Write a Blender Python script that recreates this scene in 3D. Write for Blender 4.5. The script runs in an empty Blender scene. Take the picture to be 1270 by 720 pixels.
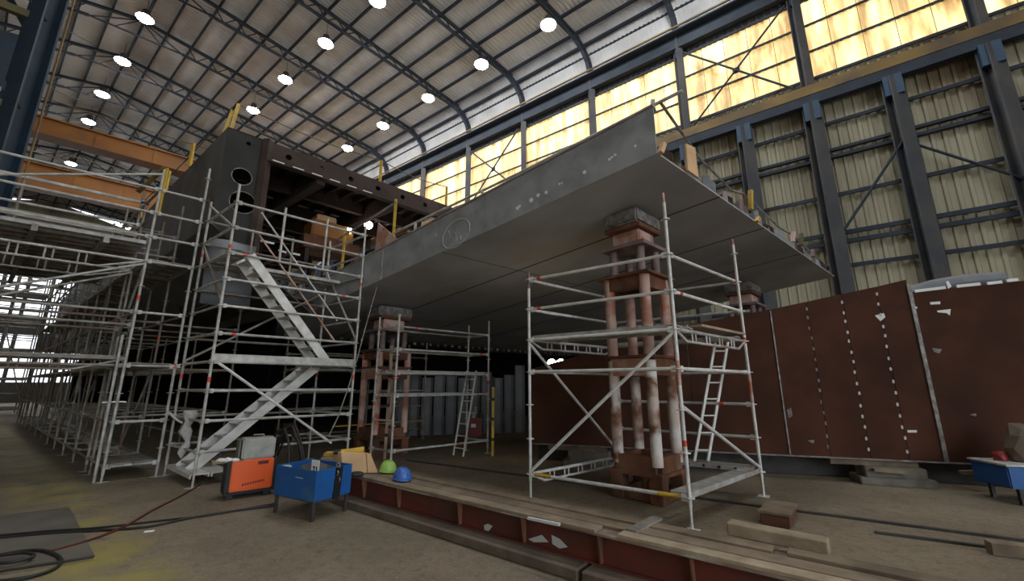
import bpy, bmesh, math, random
from mathutils import Vector, Matrix
random.seed(7)
scene = bpy.context.scene
COL = scene.collection
R = math.radians

# ------------------------------------------------------------------ camera
FPX, PITCH, EYE = 515.0, R(12.8), 1.65
cam = bpy.data.cameras.new('camera')
cam.sensor_fit = 'HORIZONTAL'; cam.sensor_width = 36.0
cam.lens = 36.0 * FPX / 1270.0
cam.clip_end = 400; cam.clip_start = 0.05
camo = bpy.data.objects.new('camera', cam); COL.objects.link(camo)
camo.location = (0, 0, EYE); camo.rotation_euler = (R(90) + PITCH, 0, 0)
scene.camera = camo

# ------------------------------------------------------------------ sky, exposure
world = bpy.data.worlds.new('overcast_sky'); scene.world = world
world.use_nodes = True
wbg = world.node_tree.nodes['Background']
wbg.inputs[0].default_value = (0.86, 0.93, 1.0, 1); wbg.inputs[1].default_value = 3.3
vs = scene.view_settings
vs.view_transform = 'Standard'; vs.look = 'None'; vs.gamma = 1.0; vs.use_curve_mapping = False
vs.exposure = 0.35
LAMP_POWER = 150.0      # radiance of a high-bay lens
PANE_POWER = 1.08        # radiance of the translucent daylight sheets

# ------------------------------------------------------------------ measuring helpers
def ray(u, v):
    a = (u - 635) / FPX; b = (360 - v) / FPX
    c, s = math.cos(PITCH), math.sin(PITCH)
    return Vector((a, c - b * s, s + b * c))
def at(u, v, z):                       # the surveyed point at height z
    r = ray(u, v); t = (z - EYE) / r.z
    return Vector((r.x * t, r.y * t, z))
def on_plane(u, v, p0, d):             # the surveyed point on the vertical plane through p0 along d
    r = ray(u, v); nx, ny = d[1], -d[0]
    t = (p0[0] * nx + p0[1] * ny) / (r.x * nx + r.y * ny)
    return Vector((r.x * t, r.y * t, EYE + r.z * t))
def az(deg): return Vector((math.sin(R(deg)), math.cos(R(deg)), 0))
AX = az(-52.2)                         # along the hall, away
NW = Vector((AX.y, -AX.x, 0))          # towards the right wall
TR = az(47)                            # direction of the roof frames and of the ship's frames
WALL = 20.0
def HP(s, q, z): 
    p = NW * WALL + AX * s - TR * q
    return Vector((p.x, p.y, z))
def hn(s, n, z):
    p = NW * n + AX * s
    return Vector((p.x, p.y, z))
Z = Vector((0, 0, 1))

# ------------------------------------------------------------------ materials
MATS = {}
def mat(name, c1, c2=None, rough=0.6, metal=0.0, scale=3.0, bump=0.0, detail=5.0, lo=0.35, hi=0.65, c3=None, s3=0.6, t3=(0.55, 0.7), rnd=0.0, stretch=None):
    m = bpy.data.materials.new(name); m.use_nodes = True
    nt = m.node_tree; N = nt.nodes; Lk = nt.links
    b = N['Principled BSDF']
    b.inputs['Roughness'].default_value = rough; b.inputs['Metallic'].default_value = metal
    geo = N.new('ShaderNodeNewGeometry'); src = geo.outputs['Position']
    if stretch:
        mp = N.new('ShaderNodeMapping'); mp.inputs['Scale'].default_value = stretch
        Lk.new(src, mp.inputs['Vector']); src = mp.outputs['Vector']
    def noise(sc, dt):
        n = N.new('ShaderNodeTexNoise'); n.inputs['Scale'].default_value = sc; n.inputs['Detail'].default_value = dt
        Lk.new(src, n.inputs['Vector']); return n.outputs['Fac']
    def ramp(f, a, z):
        r = N.new('ShaderNodeMapRange'); r.inputs['From Min'].default_value = a; r.inputs['From Max'].default_value = z
        Lk.new(f, r.inputs['Value']); return r.outputs['Result']
    def mix(f, a, z):
        x = N.new('ShaderNodeMix'); x.data_type = 'RGBA'
        Lk.new(f, x.inputs[0])
        for i, v in ((6, a), (7, z)):
            if isinstance(v, tuple): x.inputs[i].default_value = (*v, 1)
            else: Lk.new(v, x.inputs[i])
        return x.outputs[2]
    col = None
    n1 = noise(scale, detail)
    if c2: col = mix(ramp(n1, lo, hi), c1, c2)
    if c3: col = mix(ramp(noise(s3, 6), *t3), col if col else c1, c3)
    if rnd:
        oi = N.new('ShaderNodeObjectInfo'); hs = N.new('ShaderNodeHueSaturation')
        mr = N.new('ShaderNodeMapRange'); mr.inputs['To Min'].default_value = 1 - rnd; mr.inputs['To Max'].default_value = 1 + rnd
        Lk.new(oi.outputs['Random'], mr.inputs['Value']); Lk.new(mr.outputs['Result'], hs.inputs['Value'])
        if col: Lk.new(col, hs.inputs['Color'])
        else: hs.inputs['Color'].default_value = (*c1, 1)
        col = hs.outputs['Color']
    if col: Lk.new(col, b.inputs['Base Color'])
    else: b.inputs['Base Color'].default_value = (*c1, 1)
    if bump:
        bp = N.new('ShaderNodeBump'); bp.inputs['Strength'].default_value = bump; bp.inputs['Distance'].default_value = 0.02
        Lk.new(noise(scale * 6, 4), bp.inputs['Height']); Lk.new(bp.outputs['Normal'], b.inputs['Normal'])
    MATS[name] = m
    return m
def emit(name, c, s, c2=None):
    m = bpy.data.materials.new(name); m.use_nodes = True
    b = m.node_tree.nodes['Principled BSDF']
    b.inputs['Base Color'].default_value = (*c, 1)
    b.inputs['Emission Color'].default_value = (*c, 1); b.inputs['Emission Strength'].default_value = s
    MATS[name] = m; return m

mat('roof_sheet', (0.66, 0.655, 0.65), (0.54, 0.53, 0.52), 0.95, scale=0.5, c3=(0.42, 0.40, 0.38), s3=0.25)
mat('clad', (0.42, 0.39, 0.28), (0.30, 0.27, 0.19), 0.75, scale=0.6, c3=(0.20, 0.15, 0.09), s3=0.5, rnd=0.10, stretch=(1, 1, 0.25))
mat('backing', (0.10, 0.10, 0.10), rough=0.9)
mat('frame_blue', (0.022, 0.032, 0.050), (0.014, 0.019, 0.028), 0.75, scale=1.5)
mat('col_grey', (0.085, 0.080, 0.078), (0.045, 0.05, 0.062), 0.75, scale=0.9, c3=(0.11, 0.075, 0.05), s3=0.7, t3=(0.6, 0.75))
mat('cap_blue', (0.015, 0.05, 0.105), (0.02, 0.05, 0.10), 0.5, scale=2)
mat('rail_ochre', (0.22, 0.135, 0.035), (0.11, 0.07, 0.03), 0.7, scale=0.8, c3=(0.06, 0.05, 0.05), s3=0.5)
mat('crane_orange', (0.40, 0.165, 0.035), (0.30, 0.115, 0.03), 0.55, scale=0.7, c3=(0.20, 0.09, 0.04), s3=0.4)
mat('galv', (0.55, 0.54, 0.51), (0.35, 0.34, 0.32), 0.5, 0.1, scale=7, c3=(0.30, 0.22, 0.16), s3=1.7, t3=(0.60, 0.75), rnd=0.15)
mat('galv_bright', (0.80, 0.79, 0.77), (0.62, 0.61, 0.59), 0.45, 0.05, scale=8, c3=(0.36, 0.30, 0.25), s3=2.2, t3=(0.62, 0.8), rnd=0.08)
mat('galv_old', (0.34, 0.32, 0.28), (0.20, 0.18, 0.16), 0.6, 0.1, scale=6, c3=(0.22, 0.13, 0.08), s3=1.3, t3=(0.52, 0.7), rnd=0.25)
mat('alu', (0.76, 0.75, 0.72), (0.58, 0.57, 0.54), 0.45, 0.1, scale=5, rnd=0.06)
mat('yellow_paint', (0.62, 0.40, 0.035), (0.45, 0.28, 0.05), 0.5, scale=5)
mat('red_tape', (0.62, 0.07, 0.03), rough=0.5)
mat('hull_grey', (0.44, 0.44, 0.455), (0.33, 0.33, 0.34), 0.72, scale=0.9, bump=0.15, c3=(0.36, 0.315, 0.255), s3=0.55, t3=(0.52, 0.75))
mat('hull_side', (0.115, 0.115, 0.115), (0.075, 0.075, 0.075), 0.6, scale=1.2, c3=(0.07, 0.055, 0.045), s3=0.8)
mat('fascia', (0.34, 0.355, 0.37), (0.23, 0.24, 0.25), 0.6, scale=2.2, bump=0.1, c3=(0.42, 0.42, 0.43), s3=1.9, t3=(0.50, 0.78))
mat('fascia_cap', (0.40, 0.36, 0.35), (0.25, 0.20, 0.19), 0.6, scale=3)
mat('hull_brown', (0.060, 0.036, 0.029), (0.036, 0.023, 0.019), 0.85, scale=2, c3=(0.11, 0.075, 0.06), s3=1)
mat('seam', (0.035, 0.035, 0.035), rough=0.9)
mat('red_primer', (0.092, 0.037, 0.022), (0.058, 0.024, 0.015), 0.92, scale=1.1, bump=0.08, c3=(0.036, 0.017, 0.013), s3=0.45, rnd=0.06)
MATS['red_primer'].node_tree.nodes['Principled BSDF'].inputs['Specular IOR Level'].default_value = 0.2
mat('weld_grey', (0.30, 0.29, 0.28), (0.12, 0.10, 0.09), 0.5, scale=9)
mat('white_paint', (0.80, 0.80, 0.78), rough=0.7)
mat('chalk', (0.55, 0.57, 0.58), rough=0.9)
mat('rust', (0.20, 0.075, 0.035), (0.085, 0.04, 0.025), 0.85, scale=4, bump=0.3, c3=(0.28, 0.15, 0.09), s3=2, t3=(0.55, 0.75))
mat('trestle_pipe', (0.62, 0.50, 0.44), (0.20, 0.085, 0.045), 0.8, scale=2.6, bump=0.2, lo=0.44, hi=0.60, c3=(0.76, 0.72, 0.68), s3=1.9, t3=(0.50, 0.60))
mat('trestle_pink', (0.60, 0.41, 0.35), (0.40, 0.19, 0.13), 0.75, scale=3.2, bump=0.15, lo=0.42, hi=0.62, c3=(0.55, 0.085, 0.035), s3=1.8, t3=(0.58, 0.66))
mat('trestle_mauve', (0.27, 0.20, 0.20), (0.17, 0.11, 0.10), 0.7, scale=4, bump=0.15)
mat('wood', (0.30, 0.23, 0.155), (0.19, 0.14, 0.095), 0.85, scale=4, bump=0.25, c3=(0.12, 0.09, 0.065), s3=1.5, rnd=0.12)
mat('wood_light', (0.42, 0.34, 0.24), (0.28, 0.21, 0.14), 0.85, scale=5, bump=0.25, rnd=0.10)
mat('sleeper', (0.17, 0.13, 0.095), (0.10, 0.075, 0.055), 0.95, scale=3, bump=0.5)
mat('girder_red', (0.17, 0.035, 0.022), (0.10, 0.028, 0.02), 0.6, scale=2.5, c3=(0.075, 0.04, 0.03), s3=1.2)
mat('flange_worn', (0.30, 0.24, 0.19), (0.19, 0.12, 0.09), 0.7, scale=3, c3=(0.45, 0.48, 0.43), s3=1.1, t3=(0.55, 0.62))
mat('concrete', (0.22, 0.20, 0.17), (0.14, 0.125, 0.105), 0.92, scale=4, bump=0.3)
mat('steel_plate', (0.18, 0.16, 0.13), (0.125, 0.11, 0.09), 0.6, 0.2, scale=2)
mat('blue_box', (0.012, 0.115, 0.38), (0.015, 0.09, 0.29), 0.5, scale=3, c3=(0.07, 0.17, 0.27), s3=2.5, t3=(0.62, 0.8))
mat('dark_steel', (0.06, 0.058, 0.055), (0.035, 0.033, 0.03), 0.6, scale=4)
mat('black', (0.012, 0.012, 0.012), rough=0.6)
mat('cable', (0.016, 0.015, 0.014), rough=0.55)
mat('cable_red', (0.10, 0.018, 0.012), rough=0.55)
mat('orange', (0.83, 0.115, 0.012), rough=0.45)
mat('grey_case', (0.42, 0.42, 0.38), (0.30, 0.30, 0.27), 0.6, scale=6)
mat('grey_case_dark', (0.20, 0.20, 0.17), (0.13, 0.13, 0.11), 0.6, scale=6)
mat('paper', (0.85, 0.84, 0.80), rough=0.8)
mat('cardboard', (0.72, 0.48, 0.26), (0.60, 0.38, 0.20), 0.85, scale=4)
mat('lime', (0.42, 0.68, 0.16), rough=0.35)
mat('helmet_blue', (0.055, 0.16, 0.50), rough=0.35)
mat('cloth_grey', (0.55, 0.54, 0.52), (0.38, 0.37, 0.36), 0.9, scale=12)
mat('panel_grey', (0.23, 0.235, 0.25), (0.16, 0.165, 0.18), 0.65, scale=1.5, rnd=0.18)
mat('cabinet_red', (0.26, 0.02, 0.02), (0.17, 0.015, 0.015), 0.5, scale=4)
mat('tower_blue', (0.022, 0.045, 0.075), (0.014, 0.026, 0.042), 0.6, scale=1.2)
mat('olive', (0.14, 0.12, 0.05), (0.09, 0.08, 0.04), 0.7, scale=2)
mat('plastic_roll', (0.20, 0.21, 0.23), (0.13, 0.135, 0.15), 0.5, scale=2)
emit('lamp_glow', (0.95, 0.98, 1.0), LAMP_POWER)
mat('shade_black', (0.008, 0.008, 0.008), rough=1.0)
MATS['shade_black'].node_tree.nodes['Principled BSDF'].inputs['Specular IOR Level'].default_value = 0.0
mat('front_dark', (0.034, 0.034, 0.032), (0.022, 0.021, 0.019), 0.85, scale=2)
emit('work_glow', (1.0, 0.87, 0.60), 40.0)
emit('far_glow', (0.86, 0.93, 1.0), 1.6)

def pane_material():
    m = bpy.data.materials.new('daylight_sheet'); m.use_nodes = True
    nt = m.node_tree; N = nt.nodes; Lk = nt.links; b = N['Principled BSDF']
    geo = N.new('ShaderNodeNewGeometry'); mp = N.new('ShaderNodeMapping'); mp.inputs['Scale'].default_value = (1.3, 1.3, 0.22)
    Lk.new(geo.outputs['Position'], mp.inputs['Vector'])
    n1 = N.new('ShaderNodeTexNoise'); n1.inputs['Scale'].default_value = 1.6; n1.inputs['Detail'].default_value = 6
    Lk.new(mp.outputs['Vector'], n1.inputs['Vector'])
    cr = N.new('ShaderNodeValToRGB'); e = cr.color_ramp.elements
    e[0].position = 0.36; e[0].color = (0.36, 0.19, 0.05, 1); e[1].position = 0.64; e[1].color = (1.0, 0.84, 0.50, 1)
    x = e.new(0.47); x.color = (0.80, 0.53, 0.20, 1)
    Lk.new(n1.outputs['Fac'], cr.inputs['Fac'])
    oi = N.new('ShaderNodeObjectInfo'); mr = N.new('ShaderNodeMapRange')
    mr.inputs['To Min'].default_value = PANE_POWER * 0.86; mr.inputs['To Max'].default_value = PANE_POWER * 1.14
    Lk.new(oi.outputs['Random'], mr.inputs['Value'])
    Lk.new(cr.outputs['Color'], b.inputs['Emission Color']); Lk.new(mr.outputs['Result'], b.inputs['Emission Strength'])
    b.inputs['Base Color'].default_value = (0.5, 0.42, 0.25, 1); b.inputs['Roughness'].default_value = 0.6
    MATS['pane'] = m
pane_material()

def floor_material():
    m = bpy.data.materials.new('shop_floor'); m.use_nodes = True
    nt = m.node_tree; N = nt.nodes; Lk = nt.links; b = N['Principled BSDF']
    geo = N.new('ShaderNodeNewGeometry')
    def noise(sc, dt, rough=0.55):
        n = N.new('ShaderNodeTexNoise'); n.inputs['Scale'].default_value = sc; n.inputs['Detail'].default_value = dt; n.inputs['Roughness'].default_value = rough
        Lk.new(geo.outputs['Position'], n.inputs['Vector']); return n.outputs['Fac']
    def mr(f, a, z, o0=0, o1=1):
        r = N.new('ShaderNodeMapRange'); r.inputs['From Min'].default_value = a; r.inputs['From Max'].default_value = z
        r.inputs['To Min'].default_value = o0; r.inputs['To Max'].default_value = o1; Lk.new(f, r.inputs['Value']); return r.outputs['Result']
    def mix(f, a, z, mode='MIX'):
        x = N.new('ShaderNodeMix'); x.data_type = 'RGBA'; x.blend_type = mode; Lk.new(f, x.inputs[0])
        for i, v in ((6, a), (7, z)):
            if isinstance(v, tuple): x.inputs[i].default_value = (*v, 1)
            else: Lk.new(v, x.inputs[i])
        return x.outputs[2]
    def math_(op, a, z):
        x = N.new('ShaderNodeMath'); x.operation = op
        for i, v in ((0, a), (1, z)):
            if isinstance(v, (int, float)): x.inputs[i].default_value = v
            else: Lk.new(v, x.inputs[i])
        return x.outputs[0]
    c = mix(mr(noise(0.9, 8), 0.35, 0.68), (0.175, 0.135, 0.088), (0.260, 0.205, 0.138))
    c = mix(mr(noise(0.35, 5), 0.52, 0.72), c, (0.12, 0.10, 0.078))
    c = mix(mr(noise(9, 8, .7), 0.48, 0.70, 0, 0.75), c, (0.095, 0.078, 0.055))
    c = mix(mr(noise(30, 4), 0.54, 0.75, 0, 0.6), c, (0.36, 0.31, 0.235))
    # faded yellow-green walkway paint along the aisle
    dot = N.new('ShaderNodeVectorMath'); dot.operation = 'DOT_PRODUCT'; dot.inputs[1].default_value = (NW.x, NW.y, 0)
    Lk.new(geo.outputs['Position'], dot.inputs[0])
    off = math_('ABSOLUTE', math_('SUBTRACT', dot.outputs['Value'], 1.12), 0)
    band = mr(off, 0.22, 0.52, 1, 0)
    worn = mr(noise(1.6, 6), 0.40, 0.62)
    sx = N.new('ShaderNodeSeparateXYZ'); Lk.new(geo.outputs['Position'], sx.inputs[0])
    c = mix(math_('MULTIPLY', math_('MULTIPLY', band, worn), 0.75), c, (0.33, 0.27, 0.06))
    Lk.new(c, b.inputs['Base Color'])
    b.inputs['Roughness'].default_value = 0.8
    bp = N.new('ShaderNodeBump'); bp.inputs['Strength'].default_value = 0.35; bp.inputs['Distance'].default_value = 0.01
    Lk.new(noise(22, 6), bp.inputs['Height']); Lk.new(bp.outputs['Normal'], b.inputs['Normal'])
    MATS['floor'] = m
floor_material()

# ------------------------------------------------------------------ building helpers
def wm(o):
    if o is None: return Matrix.Identity(4)
    if o.parent is None: return o.matrix_basis.copy()
    return wm(o.parent) @ o.matrix_parent_inverse @ o.matrix_basis
def link(name, data, M=None, parent=None):
    o = bpy.data.objects.new(name, data); COL.objects.link(o)
    if M is not None: o.matrix_basis = M
    if parent is not None:
        o.parent = parent; o.matrix_parent_inverse = wm(parent).inverted()
    return o
def tag(o, label=None, cat=None, group=None, kind=None):
    if label: o['label'] = label
    if cat: o['category'] = cat
    if group: o['group'] = group
    if kind: o['kind'] = kind
    return o
def thing(name, loc, label, cat, group=None):
    o = link(name, None, Matrix.Translation(Vector(loc))); o.empty_display_size = 0.2
    return tag(o, label, cat, group)
def struct(o): o['kind'] = 'structure'; return o
CACHE = {}
def cached(key, fn):
    if key not in CACHE: CACHE[key] = fn()
    return CACHE[key]
def to_mesh(name, verts, faces, material, smooth=False):
    me = bpy.data.meshes.new(name); me.from_pydata([tuple(v) for v in verts], [], faces); me.update()
    me.materials.append(MATS[material])
    if smooth:
        for p in me.polygons: p.use_smooth = True
    return me
class MB:                              # collects shapes into ONE mesh
    def __init__(s): s.v = []; s.f = []; s.sm = []
    def add(s, vs, fs, smooth=False):
        o = len(s.v); s.v += [Vector(v) for v in vs]; s.f += [tuple(i + o for i in f) for f in fs]; s.sm += [smooth] * len(fs); return s
    def box(s, c, size, d=(1, 0)):     # d: horizontal direction of the local x axis
        d = Vector((d[0], d[1], 0)).normalized(); e = Vector((-d.y, d.x, 0)); c = Vector(c)
        lx, ly, lz = [k / 2 for k in size]
        vs = [c + d * (lx * a) + e * (ly * b) + Z * (lz * k) for k in (-1, 1) for a, b in ((-1, -1), (1, -1), (1, 1), (-1, 1))]
        return s.add(vs, [(3, 2, 1, 0), (4, 5, 6, 7), (0, 1, 5, 4), (1, 2, 6, 5), (2, 3, 7, 6), (3, 0, 4, 7)])
    def tube(s, p, q, r, n=8, r2=None, cap=True):
        p, q = Vector(p), Vector(q); a = (q - p).normalized()
        u = a.cross(Z if abs(a.z) < .9 else Vector((1, 0, 0))).normalized(); w = a.cross(u)
        r2 = r if r2 is None else r2
        vs = [p + (u * math.cos(t) + w * math.sin(t)) * r for t in [2 * math.pi * i / n for i in range(n)]]
        vs += [q + (u * math.cos(t) + w * math.sin(t)) * r2 for t in [2 * math.pi * i / n for i in range(n)]]
        fs = [(i, (i + 1) % n, n + (i + 1) % n, n + i) for i in range(n)]
        s.add(vs, fs, True)
        if cap: s.add(vs, [tuple(reversed(range(n))), tuple(range(n, 2 * n))])
        return s
    def path(s, pts, r, n=6):
        pts = [Vector(p) for p in pts]; rings = []
        for i, p in enumerate(pts):
            a = (pts[min(i + 1, len(pts) - 1)] - pts[max(i - 1, 0)]).normalized()
            u = a.cross(Z if abs(a.z) < .9 else Vector((1, 0, 0))).normalized(); w = a.cross(u)
            rings += [p + (u * math.cos(t) + w * math.sin(t)) * r for t in [2 * math.pi * k / n for k in range(n)]]
        fs = [(i * n + k, i * n + (k + 1) % n, (i + 1) * n + (k + 1) % n, (i + 1) * n + k) for i in range(len(pts) - 1) for k in range(n)]
        return s.add(rings, fs, True)
    def prism(s, poly, ext):           # planar polygon pushed along ext
        ext = Vector(ext); n = len(poly); poly = [Vector(p) for p in poly]
        vs = poly + [p + ext for p in poly]
        return s.add(vs, [tuple(reversed(range(n))), tuple(range(n, 2 * n))] + [(i, (i + 1) % n, n + (i + 1) % n, n + i) for i in range(n)])
    def lathe(s, prof, c, n=16, cap=True):
        c = Vector(c); k = len(prof)
        vs = [c + Vector((r * math.cos(2 * math.pi * i / n), r * math.sin(2 * math.pi * i / n), z)) for i in range(n) for r, z in prof]
        fs = [(i * k + j, ((i + 1) % n) * k + j, ((i + 1) % n) * k + j + 1, i * k + j + 1) for i in range(n) for j in range(k - 1)]
        s.add(vs, fs, True)
        if cap:
            s.add([vs[i * k] for i in range(n)], [tuple(reversed(range(n)))]); s.add([vs[i * k + k - 1] for i in range(n)], [tuple(range(n))])
        return s
    def mesh(s, name, material, fix=True):
        me = to_mesh(name, s.v, s.f, material)
        for p, k in zip(me.polygons, s.sm): p.use_smooth = k
        if fix:
            bm = bmesh.new(); bm.from_mesh(me); bmesh.ops.recalc_face_normals(bm, faces=bm.faces[:]); bm.to_mesh(me); bm.free()
        return me
    def build(s, name, material, parent=None, bevel=0.0):
        lo = Vector([min(v[i] for v in s.v) for i in range(3)]); hi = Vector([max(v[i] for v in s.v) for i in range(3)])
        c = Vector(((lo.x + hi.x) / 2, (lo.y + hi.y) / 2, lo.z)); s.v = [v - c for v in s.v]
        me = s.mesh(name, material)
        if bevel:
            bm = bmesh.new(); bm.from_mesh(me)
            bmesh.ops.remove_doubles(bm, verts=bm.verts[:], dist=1e-5)
            ed = [e for e in bm.edges if len(e.link_faces) == 2 and e.calc_face_angle(0) > 0.6]
            bmesh.ops.bevel(bm, geom=ed, offset=bevel, segments=1, affect='EDGES', clamp_overlap=True); bm.to_mesh(me); bm.free()
        return link(name, me, Matrix.Translation(c), parent)

def align(p, q):                       # frame with z along p->q, x horizontal
    p, q = Vector(p), Vector(q); a = q - p; L = a.length; a = a / L
    u = Z.cross(a)
    u = Vector((1, 0, 0)) if u.length < 1e-4 else u.normalized()
    w = a.cross(u)
    M = Matrix((u, w, a)).transposed().to_4x4(); M.translation = p
    return M, L
def bar(name, p, q, r, material, parent=None, n=8):
    me = cached(('tube', material, n), lambda: MB().tube((0, 0, 0), (0, 0, 1), 1, n).mesh('tube', material))
    M, L = align(p, q)
    return link(name, me, M @ Matrix.Diagonal((r, r, L, 1)), parent)
def rbar(name, p, q, w, h, material, parent=None):
    """rectangular bar p->q, w wide (horizontal), h high"""
    me = cached(('rbar', material), lambda: MB().box((0, 0, .5), (1, 1, 1)).mesh('bar', material))
    M, L = align(p, q)
    return link(name, me, M @ Matrix.Diagonal((w, h, L, 1)), parent)
def ibar(name, p, q, w, h, t, material, parent=None):
    key = ('ibar', material, w, h, t)
    def mk():
        m = MB(); m.box((0, h / 2 - t / 2, .5), (w, t, 1)); m.box((0, -h / 2 + t / 2, .5), (w, t, 1)); m.box((0, 0, .5), (t, h - 2 * t, 1)); return m.mesh('ibeam', material)
    M, L = align(p, q)
    return link(name, cached(key, mk), M @ Matrix.Diagonal((1, 1, L, 1)), parent)
def obox(name, c, size, d, material, parent=None, bevel=0.0):
    """box: c = centre of its base, d = horizontal direction of its length"""
    key = ('obox', tuple(round(k, 3) for k in size), material, bevel)
    def mk():
        me = MB().box((0, 0, size[2] / 2), size).mesh(name, material)
        if bevel:
            bm = bmesh.new(); bm.from_mesh(me); bmesh.ops.remove_doubles(bm, verts=bm.verts[:], dist=1e-5)
            bmesh.ops.bevel(bm, geom=bm.edges[:], offset=bevel, segments=2, affect='EDGES', clamp_overlap=True); bm.to_mesh(me); bm.free()
        return me
    return link(name, cached(key, mk), Matrix.Translation(Vector(c)) @ Matrix.Rotation(math.atan2(d[1], d[0]), 4, 'Z'), parent)
def plate(name, pts, th, material, parent=None, bevel=0.0):
    pts = [Vector(p) for p in pts]; nrm = (pts[1] - pts[0]).cross(pts[2] - pts[0]).normalized()
    return MB().prism(pts, nrm * th).build(name, material, parent, bevel)
def holed_plate(name, org, ux, outline, holes, th, material, parent):
    """vertical plate; outline in (along ux, z); round holes (x, z, r)"""
    bm = bmesh.new(); edges = []
    loops = [outline] + [[(x + r * math.cos(2 * math.pi * i / 20), z + r * math.sin(2 * math.pi * i / 20)) for i in range(20)] for x, z, r in holes]
    for lp in loops:
        vs = [bm.verts.new((x, 0, z)) for x, z in lp]
        edges += [bm.edges.new((vs[i], vs[(i + 1) % len(vs)])) for i in range(len(vs))]
    bmesh.ops.triangle_fill(bm, edges=edges, use_beauty=True)
    ret = bmesh.ops.extrude_face_region(bm, geom=bm.faces[:])
    for g in ret['geom']:
        if isinstance(g, bmesh.types.BMVert): g.co.y += th
    bmesh.ops.recalc_face_normals(bm, faces=bm.faces[:])
    me = bpy.data.meshes.new(name); bm.to_mesh(me); bm.free(); me.materials.append(MATS[material])
    return link(name, me, Matrix.Translation(Vector(org)) @ Matrix.Rotation(math.atan2(ux[1], ux[0]), 4, 'Z'), parent)

# ================================================================== THE HALL
S_NEAR, S_FAR = -25.6, 74.4            # ends of the hall along its axis (frames every 5 m)
FRAMES = [S_NEAR + 5 * k for k in range(21)]
QR, SLOPE, ZE = 17.3, 0.165, 21.8      # ridge distance, roof pitch, height at the eave
def roof_z(q):
    qq = q if q <= QR else 2 * QR - q
    if qq >= 1.1: return ZE + SLOPE * qq
    return [19.6, 20.55, 21.25, 21.65, 21.85, ZE + SLOPE * 1.1][min(5, max(0, int(round((qq + 0.1) / 0.24))))]
Q_EAVE = [-0.1, 0.14, 0.38, 0.62, 0.86, 1.1]

fl = MB(); fl.prism([hn(-45, -22, -0.2), hn(-45, 24, -0.2), hn(90, 24, -0.2), hn(90, -22, -0.2)], (0, 0, 0.2))
floor = struct(fl.build('floor', 'floor'))
tag(floor, 'dirty brown concrete shop floor with faded yellow walkway paint')

# ---- roof: outer deck, corrugated sheets, purlins, lattice trusses
qs_half = Q_EAVE + [4, 8, 12.5, QR]
prof = [(q, roof_z(q) + 0.12) for q in qs_half] + [(2 * QR - q, roof_z(q) + 0.12) for q in reversed(qs_half[:-1])]
m = MB()
vs = []
for s in (S_NEAR, S_FAR):
    for q, z in prof: vs.append(HP(s, q, z))
k = len(prof)
m.add(vs, [(i, i + 1, k + i + 1, k + i) for i in range(k - 1)])
ceiling = struct(m.build('ceiling', 'backing'))
tag(ceiling, 'wide pitched hall roof of corrugated sheets on dark steel trusses')
def sheet_mesh(side):
    v, f = [], []; nc = 20; qs = qs_half; cols = []
    for i in range(nc):
        for du, dz in ((0, 0), (0.07, 0), (0.105, -0.045), (0.215, -0.045)): cols.append((i * 0.25 + du, dz))
    cols.append((5.0, 0))
    for u, dz in cols:
        for q in qs:
            qq = q if side == 0 else 2 * QR - q
            v.append(AX * u - TR * qq + Z * (roof_z(q) + dz))
    k = len(qs)
    f = [(i * k + j, (i + 1) * k + j, (i + 1) * k + j + 1, i * k + j + 1) for i in range(len(cols) - 1) for j in range(k - 1)]
    return to_mesh('roof_sheet', v, f, 'roof_sheet')
for side in (0, 1):
    me = sheet_mesh(side)
    for s in FRAMES[:-1]: link('roof_sheet', me, Matrix.Translation(HP(s, 0, 0)), ceiling)
for q in [0.3, .72] + [1.45 + 1.32 * i for i in range(12)]:
    for qq in (q, 2 * QR - q):
        rbar('purlin', HP(S_NEAR, qq, roof_z(q) - 0.15), HP(S_FAR, qq, roof_z(q) - 0.15), 0.09, 0.2, 'frame_blue', ceiling)
rbar('ridge_purlin', HP(S_NEAR, QR - .15, roof_z(QR) - 0.2), HP(S_FAR, QR - .15, roof_z(QR) - 0.2), 0.12, 0.24, 'frame_blue', ceiling)
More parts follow.
